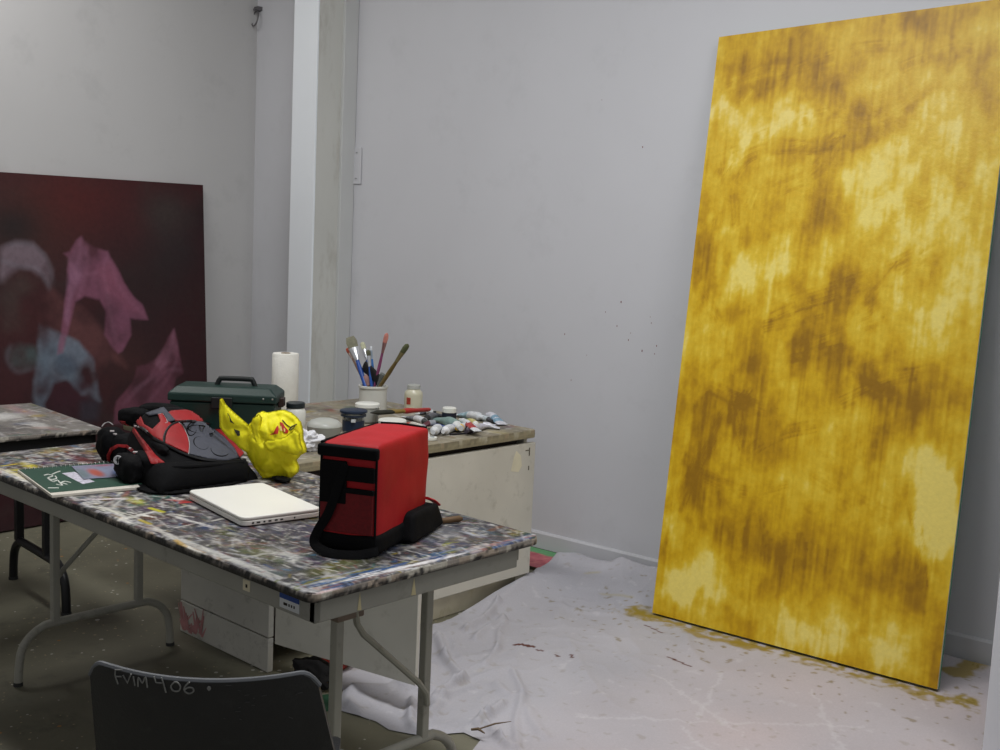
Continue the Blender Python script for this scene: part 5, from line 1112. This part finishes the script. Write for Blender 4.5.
# paint tubes
FOIL = (186, 190, 196)
def ptube(x0, y0, x1, y1, body_c, band_c, cap_c, label, r=.016, z=.0, crush=.5, bandpos=(.25, .6)):
    """tube from crimped end (x0,y0) to cap (x1,y1)"""
    r = r*1.22; a = AZ_(x0, y0, CZ+z+r*.7); b = AZ_(x1, y1, CZ+z+r*.7); d = b-a; Ln = d.length
    e_ = empty('paint_tube', (a.x, a.y, CZ+z+.001), math.atan2(d.y, d.x), label, 'paint tube', 'paint tubes on the cabinet')
    N_ = 14; bl = Ln*.84; bm = nb(); sd = random.random()*50
    def ring(t):
        k = min(1, t*1.5); hh = r*(.10+.85*k); w = r*(1.25-.25*k)*(1+.06*noise.noise(Vector((t*9, sd, 0)))); zc = max(hh, r*.3)+.25*r*noise.noise(Vector((t*5, sd, 3)))*crush
        return hh*(1-.25*crush*abs(noise.noise(Vector((t*11, sd, 9))))), w, max(zc, hh)
    def span(t0, t1, gx, nm, m, par, lab=None):
        bm = nb(); rings = []
        for i in range(9):
            t = t0+(t1-t0)*i/8; hh, w, zc = ring(t); rings.append([bm.verts.new((t*bl, math.cos(2*PI*k/14)*w*gx, zc+math.sin(2*PI*k/14)*hh*gx+.0005)) for k in range(14)])
        for p, q_ in zip(rings, rings[1:]):
            for k in range(14): bm.faces.new((p[k], p[(k+1) % 14], q_[(k+1) % 14], q_[k]))
        bm.faces.new(rings[0][::-1]); bm.faces.new(rings[-1]); return obj(nm, bm, m, par)
    body_ = span(0, 1, 1, 'body', mat('tube_'+'_'.join(map(str, body_c)), body_c, .4, .15, 50, bump=.3, bscale=50, metal=.15), e_)
    if band_c: span(bandpos[0], bandpos[1], 1.03, 'label_band', mat('band_'+'_'.join(map(str, band_c)), band_c, .5, .3, 90), e_)
    hh, w, zc = ring(1); bm = nb(); tube(bm, [(bl, 0, zc), (bl+Ln*.03, 0, zc), (bl+Ln*.04, 0, zc), (Ln, 0, zc)], [r*.9, r*.55, r*.5, r*.48], 12); obj('cap', bm, mat('cap_'+'_'.join(map(str, cap_c)), cap_c, .4, .05), e_)
    return e_
WT = (212, 214, 216)
ptube(436, 416, 461, 430, (130, 158, 152), None, (210, 212, 210), 'fat sea-green paint tube lying in the middle of the heap', .020)
ptube(405, 415, 428, 424, WT, (120, 124, 130), (60, 60, 60), 'white crumpled paint tube just right of the big brush handle', .013)
ptube(444, 413, 424, 421, (92, 92, 98), (60, 62, 70), (40, 40, 40), 'dark grey flattened paint tube beside the black pot', .014)
ptube(443, 424, 433, 434, WT, (40, 66, 150), (206, 208, 210), 'short white paint tube with blue band near the cabinet edge', .016)
ptube(459, 425, 443, 433, WT, (60, 80, 170), (220, 220, 222), 'white tube with blue and red print next to the sea-green tube', .015)
ptube(480, 424, 457, 430, WT, (206, 64, 36), (200, 160, 40), 'paint tube with orange-red print and yellow cap', .015, bandpos=(.25, .75))
ptube(455, 413, 484, 419, WT, (150, 176, 186), (206, 210, 214), 'long white paint tube at the back of the heap', .016)
ptube(492, 423, 466, 433, (198, 196, 208), None, (60, 54, 66), 'lilac white squeezed tube with dark cap near the front edge', .014)
ptube(503, 423, 487, 416, (206, 206, 214), (120, 150, 170), (200, 196, 200), 'paint tube at the right end of the heap', .016)
ptube(400, 422, 424, 430, (206, 200, 190), (180, 90, 70), (200, 200, 196), 'white tube with red smears partly behind the cooler bag', .013)
ptube(470, 414, 492, 422, (190, 200, 204), (90, 96, 104), (60, 60, 64), 'thin crushed silver tube second from the heap right end', .011)
ptube(408, 428, 428, 437, WT, (70, 90, 80), (230, 230, 228), 'white tube with green print closest to the cooler bag', .014)
ptube(415, 413, 436, 413, (200, 202, 204), (70, 74, 80), (30, 30, 34), 'flattened white tube lying behind the red brush handle', .010)
ptube(420, 425, 437, 424, (150, 154, 160), (90, 40, 50), (50, 50, 56), 'dull silver tube with a dark red band wedged in the heap', .012, .010)
ptube(462, 418, 478, 427, (196, 186, 120), (90, 110, 60), (210, 210, 206), 'yellowish tube with green print leaning on the heap', .013, .012)
ptube(478, 430, 460, 421, WT, (160, 60, 60), (216, 214, 210), 'white tube with a red band lying on top of the heap', .012, .018)
ptube(425, 433, 412, 438, (190, 192, 196), (110, 120, 130), (90, 90, 96), 'short silver tube against the cooler bag side', .011)
ptube(500, 427, 480, 426, (204, 204, 212), None, (216, 214, 216), 'flat empty white tube near the cabinet corner', .012)
t = put('jar_lid', 430, 440, 'white round jar lid smeared with grey paint at the cabinet edge', 'lid', rz=.3)
latheo('disc', [(0, .001), (.026, .001), (.028, .003), (.028, .012), (.025, .013), (0, .011)], WPL, t); latheo('paint_ring', [(.010, .0122), (.018, .0128), (.018, .0118), (.010, .0118)], mat('grey_paint', (110, 118, 122), .5), t)
t.rotation_euler = (0, 0, 0)
p = AZ_(450, 434.5, CZ+.004); q = AZ_(470, 433, CZ+.004)
bm = nb(); tube(bm, [p-q, (q-p)*0, ], [.0045, .003], 8); o = obj('pen', bm, mat('pen_black', (30, 28, 36), .5)); o.location = q; tag(o, 'thin black pen lying in front of the paint tubes', 'pen')

# ================================================================ LIGHT
w = bpy.data.worlds.new('world'); sc.world = w; w.use_nodes = True; w.node_tree.nodes['Background'].inputs[0].default_value = (.95, .97, 1, 1); w.node_tree.nodes['Background'].inputs[1].default_value = .38
def area(name, loc, size, power, c=(1, 1, 1), target=None):
    l = bpy.data.lights.new(name, 'AREA'); l.shape = 'RECTANGLE'; l.size, l.size_y = size; l.energy = power; l.color = c
    o = bpy.data.objects.new(name, l); col.objects.link(o); o.location = loc
    if target: o.rotation_euler = (Vector(target)-Vector(loc)).to_track_quat('-Z', 'Y').to_euler()
    return o
area('ceiling_tube_light', (-2.0, 2.0, 3.62), (1.6, .4), 64, (.98, .99, 1))
area('ceiling_tube_light', (-.3, 2.6, 3.62), (1.6, .4), 28, (.98, .99, 1))
area('ceiling_tube_light', (-4.7, 1.9, 3.62), (1.4, .4), 28, (1, .99, .97))

def split_loose(o):
    me = o.data; bm = nb(); bm.from_mesh(me); bm.verts.ensure_lookup_table(); seen = set(); isl = []
    for v in bm.verts:
        if v.index in seen: continue
        st, cur = [v], []
        seen.add(v.index)
        while st:
            q = st.pop(); cur.append(q.index)
            for e in q.link_edges:
                w_ = e.other_vert(q)
                if w_.index not in seen: seen.add(w_.index); st.append(w_)
        isl.append(set(cur))
    bm.free()
    for k, S in enumerate(isl):
        b2 = nb(); b2.from_mesh(me); b2.verts.ensure_lookup_table(); bmesh.ops.delete(b2, geom=[v for v in b2.verts if v.index not in S], context='VERTS')
        m2 = bpy.data.meshes.new(o.name.split('.')[0]); b2.to_mesh(m2); b2.free()
        for mm in me.materials: m2.materials.append(mm)
        n_ = o.copy(); n_.data = m2; n_.name = o.name.split('.')[0]; col.objects.link(n_)
    bpy.data.objects.remove(o)
for o in list(bpy.data.objects):
    if o.type == 'MESH' and not o.children and o.name.split('.')[0] in ('ink_mark', 'red_trim', 'printed_logo', 'piping', 'zipper', 'hinge', 'scuff', 'port', 'foot', 'rivet', 'logo_detail', 'ink_print', 'dot_print'): split_loose(o)
